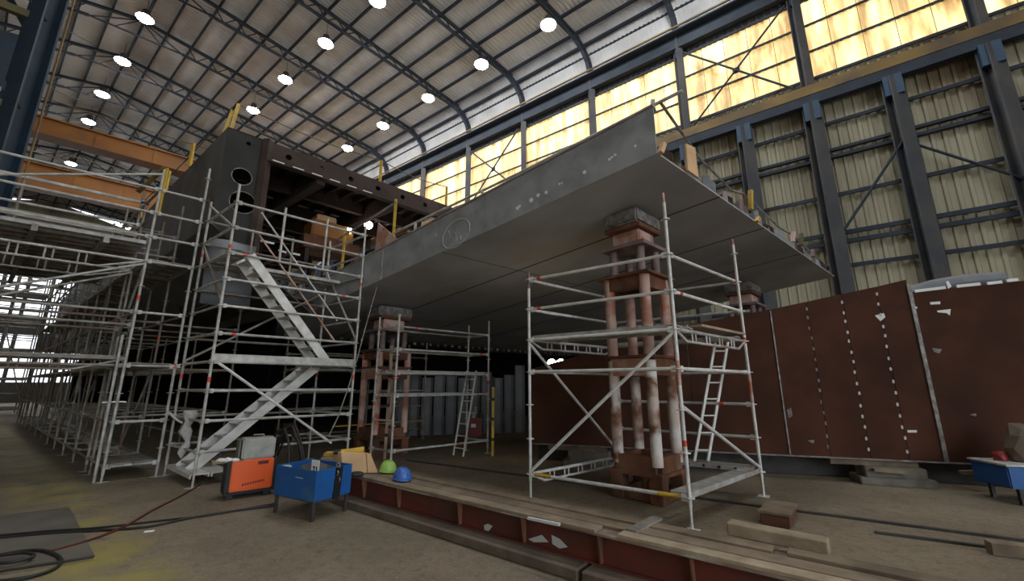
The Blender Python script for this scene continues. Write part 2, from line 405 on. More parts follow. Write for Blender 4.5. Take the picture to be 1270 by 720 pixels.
for s in FRAMES[1:-1]:
    tr = link('roof_truss', None, Matrix.Translation(HP(s, QR, 20)), ceiling)
    P = lambda q, dz: HP(s, q, roof_z(q) + dz)
    for mir in (0, 1):
        Q = (lambda q: q) if mir == 0 else (lambda q: 2 * QR - q)
        ev = [Vector(HP(s, Q(0.1), 18.2)), Vector(HP(s, Q(0.12), 19.8)), Vector(HP(s, Q(0.35), 20.6)), Vector(HP(s, Q(0.85), 21.2)), Vector(HP(s, Q(1.7), 21.65))]
        for a, b in zip(ev, ev[1:]): rbar('haunch', a, b, 0.22, 0.36, 'frame_blue', tr)
        rbar('top_chord', P(Q(1.2), -0.33), P(Q(QR), -0.33), 0.16, 0.17, 'frame_blue', tr)
        rbar('bottom_chord', P(Q(1.4), -0.62), P(Q(QR - 2.2), -1.15), 0.15, 0.13, 'frame_blue', tr)
        n = 11
        for i in range(n):
            q0 = 1.9 + (QR - 4.3) * i / n; q1 = 1.9 + (QR - 4.3) * (i + .5) / n; q2 = 1.9 + (QR - 4.3) * (i + 1) / n
            low = lambda q: -0.62 - 0.53 * (q - 1.4) / (QR - 3.6)
            bar('web_bar', P(Q(q0), -0.35), P(Q(q1), low(q1)), 0.036, 'frame_blue', tr, 6)
            bar('web_bar', P(Q(q1), low(q1)), P(Q(q2), -0.35), 0.036, 'frame_blue', tr, 6)
        bar('ridge_strut', P(Q(QR), -0.35), P(Q(QR - 2.2), -1.15), 0.045, 'frame_blue', tr, 6)
        bar('ridge_strut', HP(s, Q(QR - 1.1), roof_z(QR) - 1.52), P(Q(QR), -0.35), 0.035, 'frame_blue', tr, 6)
    bar('collar_tie', P(QR - 2.2, -1.15), P(2 * QR - QR + 2.2, -1.15), 0.06, 'frame_blue', tr, 6)

# ---- right wall
m = MB(); m.prism([HP(S_NEAR, -0.35, 0), HP(S_FAR, -0.35, 0), HP(S_FAR, -0.35, 19.7), HP(S_NEAR, -0.35, 19.7)], NW * 0.08)
wall_right = struct(m.build('wall_right', 'backing'))
tag(wall_right, 'tall right wall of ribbed cladding with steel columns and girts')
def ribbed(w, h, pitch, dep, material, name):
    n = max(1, int(round(w / pitch))); p = w / n; cols = []
    for i in range(n):
        for du, dn in ((0, 0), (0.5, 0), (0.6, -dep), (0.9, -dep)): cols.append((i * p + du * p, dn))
    cols.append((w, 0))
    v = []
    for u, dn in cols:
        b = AX * u + NW * dn
        v += [b, b + Z * h]
    f = [(2 * i, 2 * i + 2, 2 * i + 3, 2 * i + 1) for i in range(len(cols) - 1)]
    return to_mesh(name, v, f, material)
ROWS = [(0, 1.6), (1.6, 3.1), (3.1, 4.6), (4.6, 6.1), (6.1, 7.4), (7.4, 9.0), (9.0, 10.6), (10.6, 12.1), (12.1, 13.6), (13.6, 14.42)]
for z0, z1 in ROWS:
    me = ribbed(2.5, z1 - z0, 0.31, 0.055, 'clad', 'cladding_sheet')
    for s in [S_NEAR + 2.5 * i for i in range(40)]:
        if s > 45: continue
        link('cladding_sheet', me, Matrix.Translation(HP(s, -0.12, z0)), wall_right)
me = ribbed(2.5, 1.4, 0.31, 0.055, 'backing', 'cladding_sheet')
for s in [S_NEAR + 2.5 * i for i in range(40)]: link('cladding_sheet', me, Matrix.Translation(HP(s, -0.12, 18.38)), wall_right)
for z, w, h in [(12.12, .08, .14), (10.62, .16, .12), (10.92, .16, .12), (9.0, .08, .14), (7.42, .09, .16), (7.06, .09, .16), (6.1, .08, .14), (4.6, .08, .14), (3.1, .08, .14), (1.6, .08, .14)]:
    rbar('girt', HP(S_NEAR, 0.06, z), HP(48, 0.06, z), w, h, 'frame_blue', wall_right)
for s in [S_NEAR + 2.5 * i for i in range(30)]:
    c = ibar('column', HP(s, 0.34, 0), HP(s, 0.34, 13.05), 0.50, 0.42, 0.06, 'col_grey', wall_right)
    obox('column_cap', HP(s, 0.34, 12.25), (0.54, 0.46, 0.82), AX, 'cap_blue', c)
for s in FRAMES[:17]:
    ibar('upper_column', HP(s, 0.16, 13.3), HP(s, 0.16, 19.6), 0.34, 0.36, 0.05, 'col_grey', wall_right)
rbar('crane_beam', HP(S_NEAR, 0.36, 13.2), HP(60, 0.36, 13.2), 0.30, 0.42, 'frame_blue', wall_right)
rbar('crane_rail', HP(S_NEAR, 0.36, 13.64), HP(60, 0.36, 13.64), 0.34, 0.44, 'rail_ochre', wall_right)
rbar('eave_beam', HP(S_NEAR, 0.2, 19.1), HP(S_FAR, 0.2, 19.1), 0.3, 0.75, 'frame_blue', wall_right)
rbar('eave_ledge', HP(S_NEAR, 0.5, 19.45), HP(S_FAR, 0.5, 19.45), 0.5, 0.08, 'frame_blue', wall_right)
bar('yellow_pipe', HP(S_NEAR, 0.75, 19.62), HP(S_FAR, 0.75, 19.62), 0.06, 'rail_ochre', wall_right, 6)
def brace(a, b): bar('wall_brace', a, b, 0.05, 'frame_blue', wall_right, 6)
def xbrace(s0, s1, z0, z1):
    brace(HP(s0, 0.3, z0), HP(s1, 0.3, z1)); brace(HP(s0, 0.3, z1), HP(s1, 0.3, z0))
    obox('gusset', HP((s0 + s1) / 2, 0.26, (z0 + z1) / 2 - .15), (0.3, 0.03, 0.3), AX, 'frame_blue', wall_right)
for a in (-0.6 + 0.3, 14.4 + .3, 29.7): xbrace(a, a + 4.4, 13.9, 18.3)
for s in (-3.1, 6.9):
    brace(HP(s, 0.32, 10.5), HP(s + 2.4, 0.32, 7.15)); brace(HP(s, 0.32, 10.4), HP(s - 3.5, 0.32, 7.1))

# ---- the translucent daylight strip: each sheet on its own
m = MB(); m.prism([HP(S_NEAR, -0.3, 14.42), HP(S_FAR, -0.3, 14.42), HP(S_FAR, -0.3, 18.38), HP(S_NEAR, -0.3, 18.38)], NW * 0.02)
win = struct(m.build('window_1', 'backing'))
tag(win, 'long band of stained translucent daylight sheets high on the right wall')
for r in range(3):
    z0 = 14.42 + 1.32 * r
    meshes = [ribbed(0.98, 1.30, 0.245, 0.03, 'pane', 'daylight_sheet')]
    for i in range(82):
        s = S_NEAR + i * 1.0
        if s > 50: break
        link('daylight_sheet', meshes[0], Matrix.Translation(HP(s + 0.01, -0.14, z0 + .01)), win)
    rbar('glazing_bar', HP(S_NEAR, 0.0, z0 + 1.32), HP(50, 0.0, z0 + 1.32), 0.06, 0.09, 'frame_blue', win)
rbar('glazing_bar', HP(S_NEAR, 0.0, 14.42), HP(50, 0.0, 14.42), 0.06, 0.12, 'frame_blue', win)

# ---- left and far walls
QL = 2 * QR
m = MB(); m.prism([HP(S_NEAR, QL, 0), HP(S_FAR, QL, 0), HP(S_FAR, QL, 19.7), HP(S_NEAR, QL, 19.7)], -NW * 0.1)
wall_left = struct(m.build('wall_left', 'clad')); tag(wall_left, 'dim left wall of the hall behind the blue steel tower')
m = MB(); m.prism([HP(S_FAR, -0.3, 0), HP(S_FAR, QL + .3, 0), HP(S_FAR, QL + .3, 20), HP(S_FAR, QR, 24.8), HP(S_FAR, -0.3, 20)], AX * 0.1)
wall_far = struct(m.build('wall_far', 'clad')); tag(wall_far, 'far gable wall of the hall with bright daylight windows')
m = MB()
m.prism([HP(S_NEAR, -0.3, 0), HP(S_NEAR, 16.0, 0), HP(S_NEAR, 16.0, 15), HP(S_NEAR, 34.0, 15), HP(S_NEAR, 34.0, 0), HP(S_NEAR, QL + .3, 0), HP(S_NEAR, QL + .3, 20), HP(S_NEAR, QR, 24.8), HP(S_NEAR, -0.3, 20)], -AX * 0.1)  # unseen gable, added with its door opening shaped to keep daylight off the right
wall_near_added = struct(m.build('wall_near_added', 'clad')); tag(wall_near_added, 'added near gable wall behind the viewer, its wide open door placed to keep the right side shaded')
FW = S_FAR - 12
m = MB(); m.prism([hn(FW, -6, 0.0), hn(FW, 9, 0.0), hn(FW, 9, 15.0), hn(FW, -6, 15.0)], AX * 0.1)
wdoor = struct(m.build('window_2', 'dark_steel')); tag(wdoor, 'bright gridded daylight window beyond the scaffold at far left')
me = to_mesh('window_pane', [AX * 0, NW * 1.3, NW * 1.3 + Z * 1.3, Z * 1.3], [(0, 1, 2, 3)], 'far_glow')
for i in range(9):
    for j in range(8):
        if (i * 7 + j * 3) % 11 in (0, 4): continue
        link('window_pane', me, Matrix.Translation(hn(FW - .03, -5.6 + 1.6 * i, 1.9 + 1.6 * j)), wdoor)

# ---- high-bay lamps in three rows
def lamp(p, label):
    t = thing('high_bay_lamp', p, label, 'lamp', 'high-bay lamps under the roof')
    h = cached('lamp_h', lambda: MB().lathe([(0.0, 0.51), (0.18, 0.48), (0.20, 0.26), (0.42, 0.05), (0.44, -0.06)], (0, 0, 0), 14, False).mesh('housing', 'dark_steel'))
    l = cached('lamp_l', lambda: MB().lathe([(0.40, -0.02), (0.39, -0.09), (0.30, -0.17), (0.16, -0.22), (0.0, -0.23)], (0, 0, 0), 12, False).mesh('lens', 'lamp_glow'))
    M = Matrix.Translation(Vector(p))
    link('housing', h, M, t); link('lens', l, M, t)
    bar('hanger', Vector(p) + Z * .6, Vector(p) + Z * 1.4, 0.015, 'dark_steel', t, 5)
ORD = ['nearest', 'second', 'third', 'fourth', 'fifth', 'sixth', 'seventh', 'eighth']
for i, (u, v) in enumerate([(180, 22), (152, 75), (127, 116), (110, 150), (99, 178), (88, 202)]):
    lamp(at(u, v, 22.9 + .1 * (i % 2)), '%s glowing high-bay lamp in the leftmost row under the roof ridge' % ORD[i])
for i, (u, v) in enumerate([(468, 0), (404, 53), (354, 98), (314, 136)]):
    r = ray(u, v); t = 9.9 / (r.x * NW.x + r.y * NW.y)
    lamp((r.x * t, r.y * t, EYE + r.z * t), '%s glowing high-bay lamp in the middle row above the ship block' % ORD[i])
for i, (u, v) in enumerate([(680, 30), (597, 79), (531, 121), (475, 155), (431, 183)]):
    r = ray(u, v); t = 16.2 / (r.x * NW.x + r.y * NW.y)
    lamp((r.x * t, r.y * t, EYE + r.z * t), '%s glowing high-bay lamp in the row nearest the right wall' % ORD[i])
for n_, z_, ss in ((2.85, 22.9, (3, -5)), (9.9, 22.2, (10, 3, -4, -11)), (16.2, 21.0, (3.5,))):      # the rows go on above and behind the viewer
    for i, s in enumerate(ss):
        lamp(hn(s, n_, z_), 'glowing high-bay lamp above the viewer, %s of the %s row' % (ORD[i], {2.85: 'ridge', 9.9: 'middle', 16.2: 'right'}[n_]))

# ---- travelling crane across the hall
cr = thing('overhead_crane', hn(31, 3, 13.3), 'orange double-girder travelling crane spanning the hall at far left', 'crane')
for s, z0, h in ((24.0, 13.75, 0.8), (30.8, 13.1, 1.4)):
    a = HP(s + 2.6, 33.4, z0 + h / 2); b = HP(s + 2.6, 0.7, z0 + h / 2)
    g = rbar('bridge_girder', a, b, 0.7, h, 'crane_orange', cr)
    rbar('girder_flange', a + Z * (h / 2 + .03), b + Z * (h / 2 + .03), 0.95, 0.07, 'crane_orange', g)
    rbar('girder_flange', a - Z * (h / 2 + .03), b - Z * (h / 2 + .03), 0.95, 0.07, 'crane_orange', g)
    for i in range(14):
        p = a.lerp(b, (i + .5) / 14); obox('girder_rib', p - Z * (h / 2) - AX * 0.36, (0.05, 0.06, h), TR, 'crane_orange', g)
    bar('guard_rail', a + Z * (h / 2 + 1.0) - AX * .4, b + Z * (h / 2 + 1.0) - AX * .4, 0.03, 'rail_ochre', cr, 6)
for q in (0.7, 33.4): rbar('end_truck', HP(25.5, q, 14.0), HP(34.5, q, 14.0), 0.5, 0.6, 'crane_orange', cr)
obox('hoist_trolley', HP(30, 11, 14.6), (2.0, 7.2, .9), TR, 'crane_orange', cr, 0.05)

# ---- blue steel column tower at the left edge
tw0 = az(-53.6) * 17.0
tt = thing('steel_tower', tw0, 'tall dark blue steel column tower with ladder at the upper left edge', 'column')
da, db = TR, AX
for i, (a, b) in enumerate(((0, 0), (-1.7, 0), (0, 1.7), (-1.7, 1.7))):
    p = tw0 + da * a + db * b; ibar('leg', p, p + Z * 21, 0.5, 0.5, 0.05, 'tower_blue', tt)
for k in range(7):
    z0 = 0.4 + 2.9 * k
    for o in (0, 1.7):
        p, q = tw0 + db * o, tw0 + db * o - da * 1.7
        rbar('brace', p + Z * z0, q + Z * (z0 + 2.9), 0.14, 0.14, 'tower_blue', tt); rbar('tie', p + Z * z0, q + Z * z0, 0.18, 0.22, 'olive', tt)
    plate('web_panel', [tw0 - da * 1.5 + Z * (z0 + .5), tw0 - da * .25 + Z * (z0 + .5), tw0 - da * .25 + Z * (z0 + 2.2), tw0 - da * 1.5 + Z * (z0 + 2.0)], 0.02, 'tower_blue' if k % 2 else 'olive', tt)
lp = tw0 + da * 0.45
for o in (0, 0.4): bar('ladder_rail', lp + db * o, lp + db * o + Z * 18, 0.025, 'rail_ochre', tt, 6)
for k in range(44): bar('ladder_rung', lp + Z * (.4 * k + .3), lp + db * .4 + Z * (.4 * k + .3), 0.014, 'rail_ochre', tt, 5)
for k in range(6):
    c = lp + Z * (6 + 2.0 * k); bar('cage_hoop', c - da * 0, c + da * .7 + db * .2, 0.015, 'galv_old', tt, 5)

# ================================================================== THE SHIP SECTION
ZW, RISE, KNUCKLE = 4.7, 0.132, 11.6
W1 = at(815, 190, ZW); W2 = at(1035, 343, ZW)
DE = (W2 - W1); WLEN = DE.length; DE.normalize()
def HULL(a, b, dz=0.0):
    p = W1 + AX * a + DE * b
    return Vector((p.x, p.y, ZW - RISE * min(a, KNUCKLE) + dz))
ship = thing('ship_section', (W1.x, W1.y, 0), 'huge dark grey ship hull section raised on trestles in the hall', 'ship')
# bottom strakes
B_EDGES = [0, 2.0, 4.1, 6.6, WLEN]
for b0, b1 in zip(B_EDGES, B_EDGES[1:]):
    for a0, a1 in ((0, KNUCKLE), (KNUCKLE, 42)):
        g = 0.006
        plate('bottom_plate', [HULL(a0, b0 + g), HULL(a0, b1 - g), HULL(a1, b1 - g), HULL(a1, b0 + g)], 0.03, 'hull_grey', ship)
for b in B_EDGES[1:-1]:
    rbar('weld_seam', HULL(0, b, 0.004), HULL(KNUCKLE, b, 0.004), 0.03, 0.02, 'seam', ship)
for a in (4.2, 8.6): rbar('weld_seam', HULL(a, 0, 0.004), HULL(a, WLEN, 0.004), 0.02, 0.014, 'hull_side', ship)
# side fascia with its cap
FH = 0.72
FA = [0, 3.1, 6.1, 9.3, KNUCKLE]
for a0, a1 in zip(FA, FA[1:]):
    p = MB(); p.prism([HULL(a0 + .005, 0), HULL(a1 - .005, 0), HULL(a1 - .005, 0, FH), HULL(a0 + .005, 0, FH)], NW * 0.03)
    fp = p.build('fascia_plate', 'fascia', ship)
    rbar('cap_strip', HULL(a0, 0, FH + .015) + NW * .05, HULL(a1, 0, FH + .015) + NW * .05, 0.16, 0.03, 'fascia_cap', fp)
rbar('fascia_seam', HULL(6.1, -0.005, 0.0), HULL(6.1, -0.005, FH), 0.03, 0.012, 'weld_grey', ship)
plate('gusset_plate', [HULL(6.5, .06, FH), HULL(5.6, .06, FH), HULL(6.45, .06, FH + .75)], 0.02, 'trestle_pink', ship)
# longitudinal webs whose cut ends line the outer edge
for i in range(13):
    b = 0.5 + i * 0.72
    if b > WLEN - .1: break
    h = random.uniform(0.30, 0.46)
    MB().prism([HULL(0.03, b, .03), HULL(0.03, b, .03 + h * .55), HULL(0.16, b, .03 + h), HULL(9, b, .03 + h), HULL(9, b, .03)], DE * 0.02).build('longitudinal_web', 'fascia' if i % 3 else 'hull_brown', ship)
for i in range(11):
    b = 0.85 + i * 0.78; w = random.uniform(.3, .55); h = random.uniform(.22, .46)
    if b + w > WLEN: break
    MB().prism([HULL(0.1, b, .03), HULL(0.1, b + w, .03), HULL(.1, b + w * .85, .03 + h), HULL(.1, b + w * .15, .03 + h * .8)], AX * 0.02).build('end_bracket', ['weld_grey', 'panel_grey', 'fascia_cap', 'trestle_mauve'][i % 4], ship)
for b, dz, mt, L in ((0.03, .0, 'cardboard', .16), (3.35, .16, 'yellow_paint', .4), (3.6, -.02, 'yellow_paint', .1), (5.9, .12, 'trestle_pink', .25), (6.6, .2, 'olive', .3), (7.5, .1, 'trestle_mauve', .2)):
    rbar('clamp', HULL(-0.03, b, dz), HULL(-0.05, b + .07, dz + L), 0.07, 0.06, mt, ship)
plate('cover_board', [HULL(-.02, .78, .02), HULL(-.02, 1.12, .02), HULL(-.02, 1.12, .52), HULL(-.02, .82, .47)], 0.03, 'cardboard', ship)
# chalk ring with scribble and white paint spots on the fascia
def on_fascia(u, v):
    p = on_plane(u, v, W1, AX); return p - NW * 0.006
c0 = on_fascia(565.5, 289.5)
ring = [c0 + (AX * math.cos(t) * 0.36 + Z * math.sin(t) * 0.27 - Z * RISE * math.cos(t) * .36) for t in [2 * math.pi * i / 28 for i in range(29)]]
ch = MB(); ch.path(ring, 0.007, 5)
def stroke(pts): ch.path([on_fascia(u, v) for u, v in pts], 0.007, 5)
stroke([(556.5, 286), (559, 295), (563.5, 286)]); stroke([(569, 283), (565, 288), (566, 292), (570, 290), (569, 287), (565.5, 289)])
stroke([(564, 295), (567, 293), (567.5, 296), (563.5, 299.5), (568, 299)]); stroke([(571.5, 292.5), (572, 297.5)])
stroke([(538.5, 291.5), (541, 290.5), (539.5, 293.5), (542, 293)])
tag(ch.build('chalk_mark', 'chalk', ship), 'chalk ring with scribbled letters')
for u, v, r in ((642, 258, .035), (644.5, 255.5, .025), (659, 248, .04), (667.5, 242, .035), (677.5, 238.5, .03), (694, 228, .018), (697, 227, .015), (725, 213.5, .03), (756, 197.5, .022), (759, 195, .02), (763, 192, .02), (788, 181, .02)):
    p = on_fascia(u, v); MB().tube(p, p + NW * 0.004, r, 10).build('paint_spot', 'white_paint', ship)

# black sheets standing in for the deep shade under the hull: end and side
MB().prism([HULL(13.4, -.2, -2.75), HULL(13.4, 18, -2.75), HULL(13.4, 18, 0), HULL(13.4, -.2, 0)], AX * .04).build('shade_sheet_end', 'shade_black', ship)
MB().prism([HULL(10.6, -.2, -2.75), HULL(45, -.2, -2.75), HULL(45, -.2, .2), HULL(10.6, -.2, .2)], NW * .04).build('shade_sheet_side', 'shade_black', ship)
plate('bottom_plate', [HULL(KNUCKLE, WLEN + .01), HULL(KNUCKLE, 18), HULL(42, 18), HULL(42, WLEN + .01)], 0.03, 'hull_grey', ship)
plate('bottom_plate', [HULL(7.0, WLEN + .01), HULL(8.2, 18), HULL(KNUCKLE, 18), HULL(KNUCKLE, WLEN + .01)], 0.03, 'hull_grey', ship)
lug = cached('lug', lambda: MB().box((0, 0, 0), (.10, .05, .09)).mesh('edge_lug', 'weld_grey'))
for i in range(44): link('edge_lug', lug, Matrix.Translation(HULL(KNUCKLE - .05, .5 + .33 * i, -.05)) @ Matrix.Rotation(math.atan2(DE.y, DE.x), 4, 'Z'), ship)
# the taller block behind: deck, side, open front
ZD = 7.6
rr = ray(283, 157); K = Vector((rr.x, rr.y, 0)) * ((ZD - EYE) / rr.z)
RT = at(560, 257, ZD); RT.z = 0
FD = (RT - K).normalized(); FLEN = (RT - K).length
SD = az(-51.3)
def BL(t, a, z): p = K + FD * t + SD * a; return Vector((p.x, p.y, z))
plate('deck_plate', [BL(0, 0, ZD - .03), BL(FLEN, 0, ZD - .03), BL(FLEN, 34, ZD - .03), BL(0, 34, ZD - .03)], 0.03, 'hull_brown', ship)
nb = (BL(0, 1, 0) - BL(0, 0, 0)); SN = Vector((nb.y, -nb.x, 0)).normalized()
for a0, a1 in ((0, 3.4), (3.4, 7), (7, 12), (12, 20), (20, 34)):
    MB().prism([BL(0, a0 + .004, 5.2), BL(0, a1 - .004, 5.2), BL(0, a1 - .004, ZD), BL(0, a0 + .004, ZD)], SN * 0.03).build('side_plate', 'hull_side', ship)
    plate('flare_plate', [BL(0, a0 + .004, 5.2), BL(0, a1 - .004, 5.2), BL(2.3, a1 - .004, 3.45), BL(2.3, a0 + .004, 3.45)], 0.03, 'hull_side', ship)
# front panel with lightening holes
tw = (on_plane(333, 172, K, FD) - K).to_2d().length
h1 = on_plane(300, 219, K, FD); h2 = on_plane(301, 251, K, FD); h3 = on_plane(308.5, 178, K, FD)
holes = [((h - K).to_2d().length, h.z, r) for h, r in ((h1, .20), (h2, .26), (h3, .05))]
holed_plate('front_web', K + Z * 0, FD, [(0, 5.2), (tw, 4.4), (tw, ZD), (0, ZD)], holes, 0.03, 'front_dark', ship)
for x, z, r in holes[:2]:
    rg = [Vector((K.x, K.y, 0)) + FD * (x + (r + .01) * math.cos(t)) + Z * (z + (r + .01) * math.sin(t)) for t in [2 * math.pi * i / 20 for i in range(21)]]
    MB().path(rg, 0.014, 5).build('hole_rim', 'weld_grey', ship)
rbar('web_flange', BL(tw, -.04, 4.4), BL(tw, -.04, ZD), 0.16, 0.2, 'hull_brown', ship)
# front deck girder with slots, under-deck stiffeners and web frames
gl = FLEN - tw
outline = [(0, ZD - .55), (gl, ZD - .55), (gl, ZD), (0, ZD)]
holed_plate('deck_girder', BL(tw, -.02, 0), FD, outline, [(.5 + .82 * i, ZD - .25, .075) for i in range(int(gl / .82))], 0.025, 'hull_brown', ship)
rbar('girder_face', BL(tw, -.06, ZD - .56), BL(FLEN, -.06, ZD - .56), 0.2, 0.03, 'hull_brown', ship)
for i in range(6):
    p = BL(tw + .12 + i * .47, -.10, ZD - .53 ); rbar('white_plate', p, p + FD * .27, 0.012, 0.075, 'white_paint', ship)  # short white plates along the lower edge of the deck girder
for i in range(int(FLEN / .45)):
    t = .35 + i * .45; rbar('deck_stiffener', BL(t, .05, ZD - .14), BL(t, 16, ZD - .14), 0.02, 0.2, 'hull_brown', ship)
for a in (1.6, 3.2, 4.8, 6.4, 8.0, 10, 12, 14):
    rbar('deck_beam', BL(.1, a, ZD - .3), BL(FLEN, a, ZD - .3), 0.03, 0.45, 'hull_brown', ship)
    rbar('deck_beam_face', BL(.1, a, ZD - .53), BL(FLEN, a, ZD - .53), 0.16, 0.03, 'hull_brown', ship)
for a in (2.4, 5.6):
    for i in range(5):
        p = BL(tw + .8 + i * .5, a, ZD - .47); rbar('pale_stiffener', p, p + FD * .3, 0.02, 0.05, 'weld_grey', ship)
for t in (2.2, 4.4): rbar('deck_longitudinal', BL(t, 0, ZD - .45), BL(t, 16, ZD - .45), 0.22, 0.5, 'hull_brown', ship)
plate('inner_bulkhead', [BL(0.1, 15, 3.4), BL(FLEN, 15, 3.4), BL(FLEN, 15, ZD), BL(0.1, 15, ZD)], 0.04, 'hull_brown', ship)
for t in (tw + .3, 3.3, 5.2): bar('pillar', BL(t, 7, 3.6), BL(t, 7, ZD), 0.09, 'hull_brown', ship)
plate('inner_floor', [BL(1.0, 0.1, 3.9), BL(2.4, .1, 3.7), BL(2.4, 15, 3.5), BL(1.0, 15, 3.6)], 0.03, 'hull_side', ship)

# yellow guard stanchions with rope on the deck, and pipe rail on the fascia
gr = thing('guard_rail', BL(0, 0, ZD), 'yellow stanchions with a slack rope along the top deck edge', 'railing')
tops = []
for p, h, lean in ((BL(0.05, .5, ZD), .75, .1), (BL(.08, .05, ZD), .7, .06), (BL(3.92, .1, ZD), .75, 0), (BL(FLEN - .15, .1, ZD), .75, 0)):
    q = p + Z * h + FD * lean
    rbar('stanchion', p, q, 0.07, 0.07, 'yellow_paint', gr); tops.append(q)
for a, b in zip(tops[1:], tops[2:]):
    MB().path([a.lerp(b, i / 10) - Z * (.12 * math.sin(math.pi * i / 10)) for i in range(11)], 0.014, 5).build('rope', 'olive', gr)
MB().path([tops[0].lerp(tops[1], i / 4) for i in range(5)], 0.014, 5).build('rope', 'dark_steel', gr)
p = BL(0, 9, ZD); MB().path([tops[0].lerp(p + Z * .7, i / 8) - Z * .1 * math.sin(math.pi * i / 8) for i in range(9)], 0.014, 5).build('rope', 'dark_steel', gr)
rbar('stanchion', p, p + Z * .75, 0.07, 0.07, 'yellow_paint', gr)
for a in (3.0, 5.5): rbar('stanchion', BL(0, a, ZD), BL(0, a, ZD) + Z * .75, 0.07, 0.07, 'yellow_paint', gr)

pr = thing('guard_rail', HULL(0, .1, FH), 'grey pipe handrail with yellow posts along the grey hull edge', 'railing')
ra = [HULL(-.35, .12, FH + .10), HULL(2.5, .12, FH + .17), HULL(6.2, .12, FH + .34)]
for a, b in zip(ra, ra[1:]): bar('rail_pipe', a, b, 0.024, 'galv', pr)
bar('rail_pipe', HULL(5.9, .1, FH + 1.05), HULL(8.3, .1, FH + 1.0), 0.024, 'galv_old', pr)
for a, h, mt in ((0.06, .2, 'galv'), (1.6, .17, 'galv_old'), (3.3, .22, 'galv'), (5.2, .3, 'galv'), (5.95, 1.15, 'yellow_paint'), (8.0, 1.25, 'yellow_paint')):
    rbar('rail_post', HULL(a, .12, FH), HULL(a, .12, FH + h), 0.05, 0.05, mt, pr)
er = thing('guard_rope', HULL(0, .1, .4), 'sagging guard rope down the outer cut edge of the hull', 'rope')
pts = [HULL(-.05, .1, FH + .1), HULL(.1, 1.6, .62), HULL(.1, 2.9, .45), HULL(.1, 3.5, .58), HULL(.1, 5.6, .42), HULL(.1, 6.6, .5), HULL(.1, WLEN - .3, .3)]
MB().path(pts, 0.022, 6).build('rope', 'weld_grey', er)
for b, h in ((3.5, .58), (6.6, .5), (8.3, .36)): bar('post', HULL(.1, b, .03), HULL(.1, b, h), 0.025, 'rail_ochre', er)

# things glimpsed inside the block
def flood(p, d, label, r=.13):
    t = thing('flood_lamp', p, label, 'lamp', 'warm flood lamps in and under the ship')
    d = Vector(d).normalized()
    MB().tube(Vector(p) - d * .12, p, r * .6, 10, r).build('housing', 'dark_steel', t)
    MB().tube(p, Vector(p) + d * .02, r * .92, 10).build('lens', 'work_glow', t)
    return t
for i, (u, v, a, r) in enumerate(((457, 279, 2.2, .15), (472, 283, 2.6, .10), (433, 286, 1.8, .10))):
    pp = on_plane(u, v, K + SD * a, FD)
    flood(pp, (-pp.x, -pp.y, -1.5), ['large warm flood lamp hanging under the deck, centre of three', 'right-hand small warm flood lamp hanging under the deck', 'left-hand small warm flood lamp hanging under the deck'][i], r)
eq = thing('winding_machine', BL(2.6, 2.2, 4.2), 'orange-brown machine standing inside the open ship block', 'machine')
pc = on_plane(408, 288, K + SD * 2.2, FD)
obox('machine_body', pc - Z * .35, (1.3, .8, .55), FD, 'crane_orange', eq, .04)
obox('machine_base', pc - Z * .75, (1.7, .9, .4), FD, 'rust', eq, .02)
obox('machine_cover', pc + Z * .2 - FD * .2, (.6, .6, .22), FD, 'cardboard', eq, .03)
for o in (-.7, .7): obox('support_leg', pc - Z * 1.25 + FD * o, (.12, .7, .5), FD, 'hull_brown', eq)
for i, (u0, v0, u1, v1) in enumerate(((322, 298, 340, 302), (345, 310, 355, 313), (362, 314, 372, 316), (390, 331, 398, 325))):
    a, b = on_plane(u0, v0, K + SD * 1.2, FD), on_plane(u1, v1, K + SD * 1.2, FD)
    rbar('pale_strip', a, b, 0.04, 0.05, 'white_paint', ship)

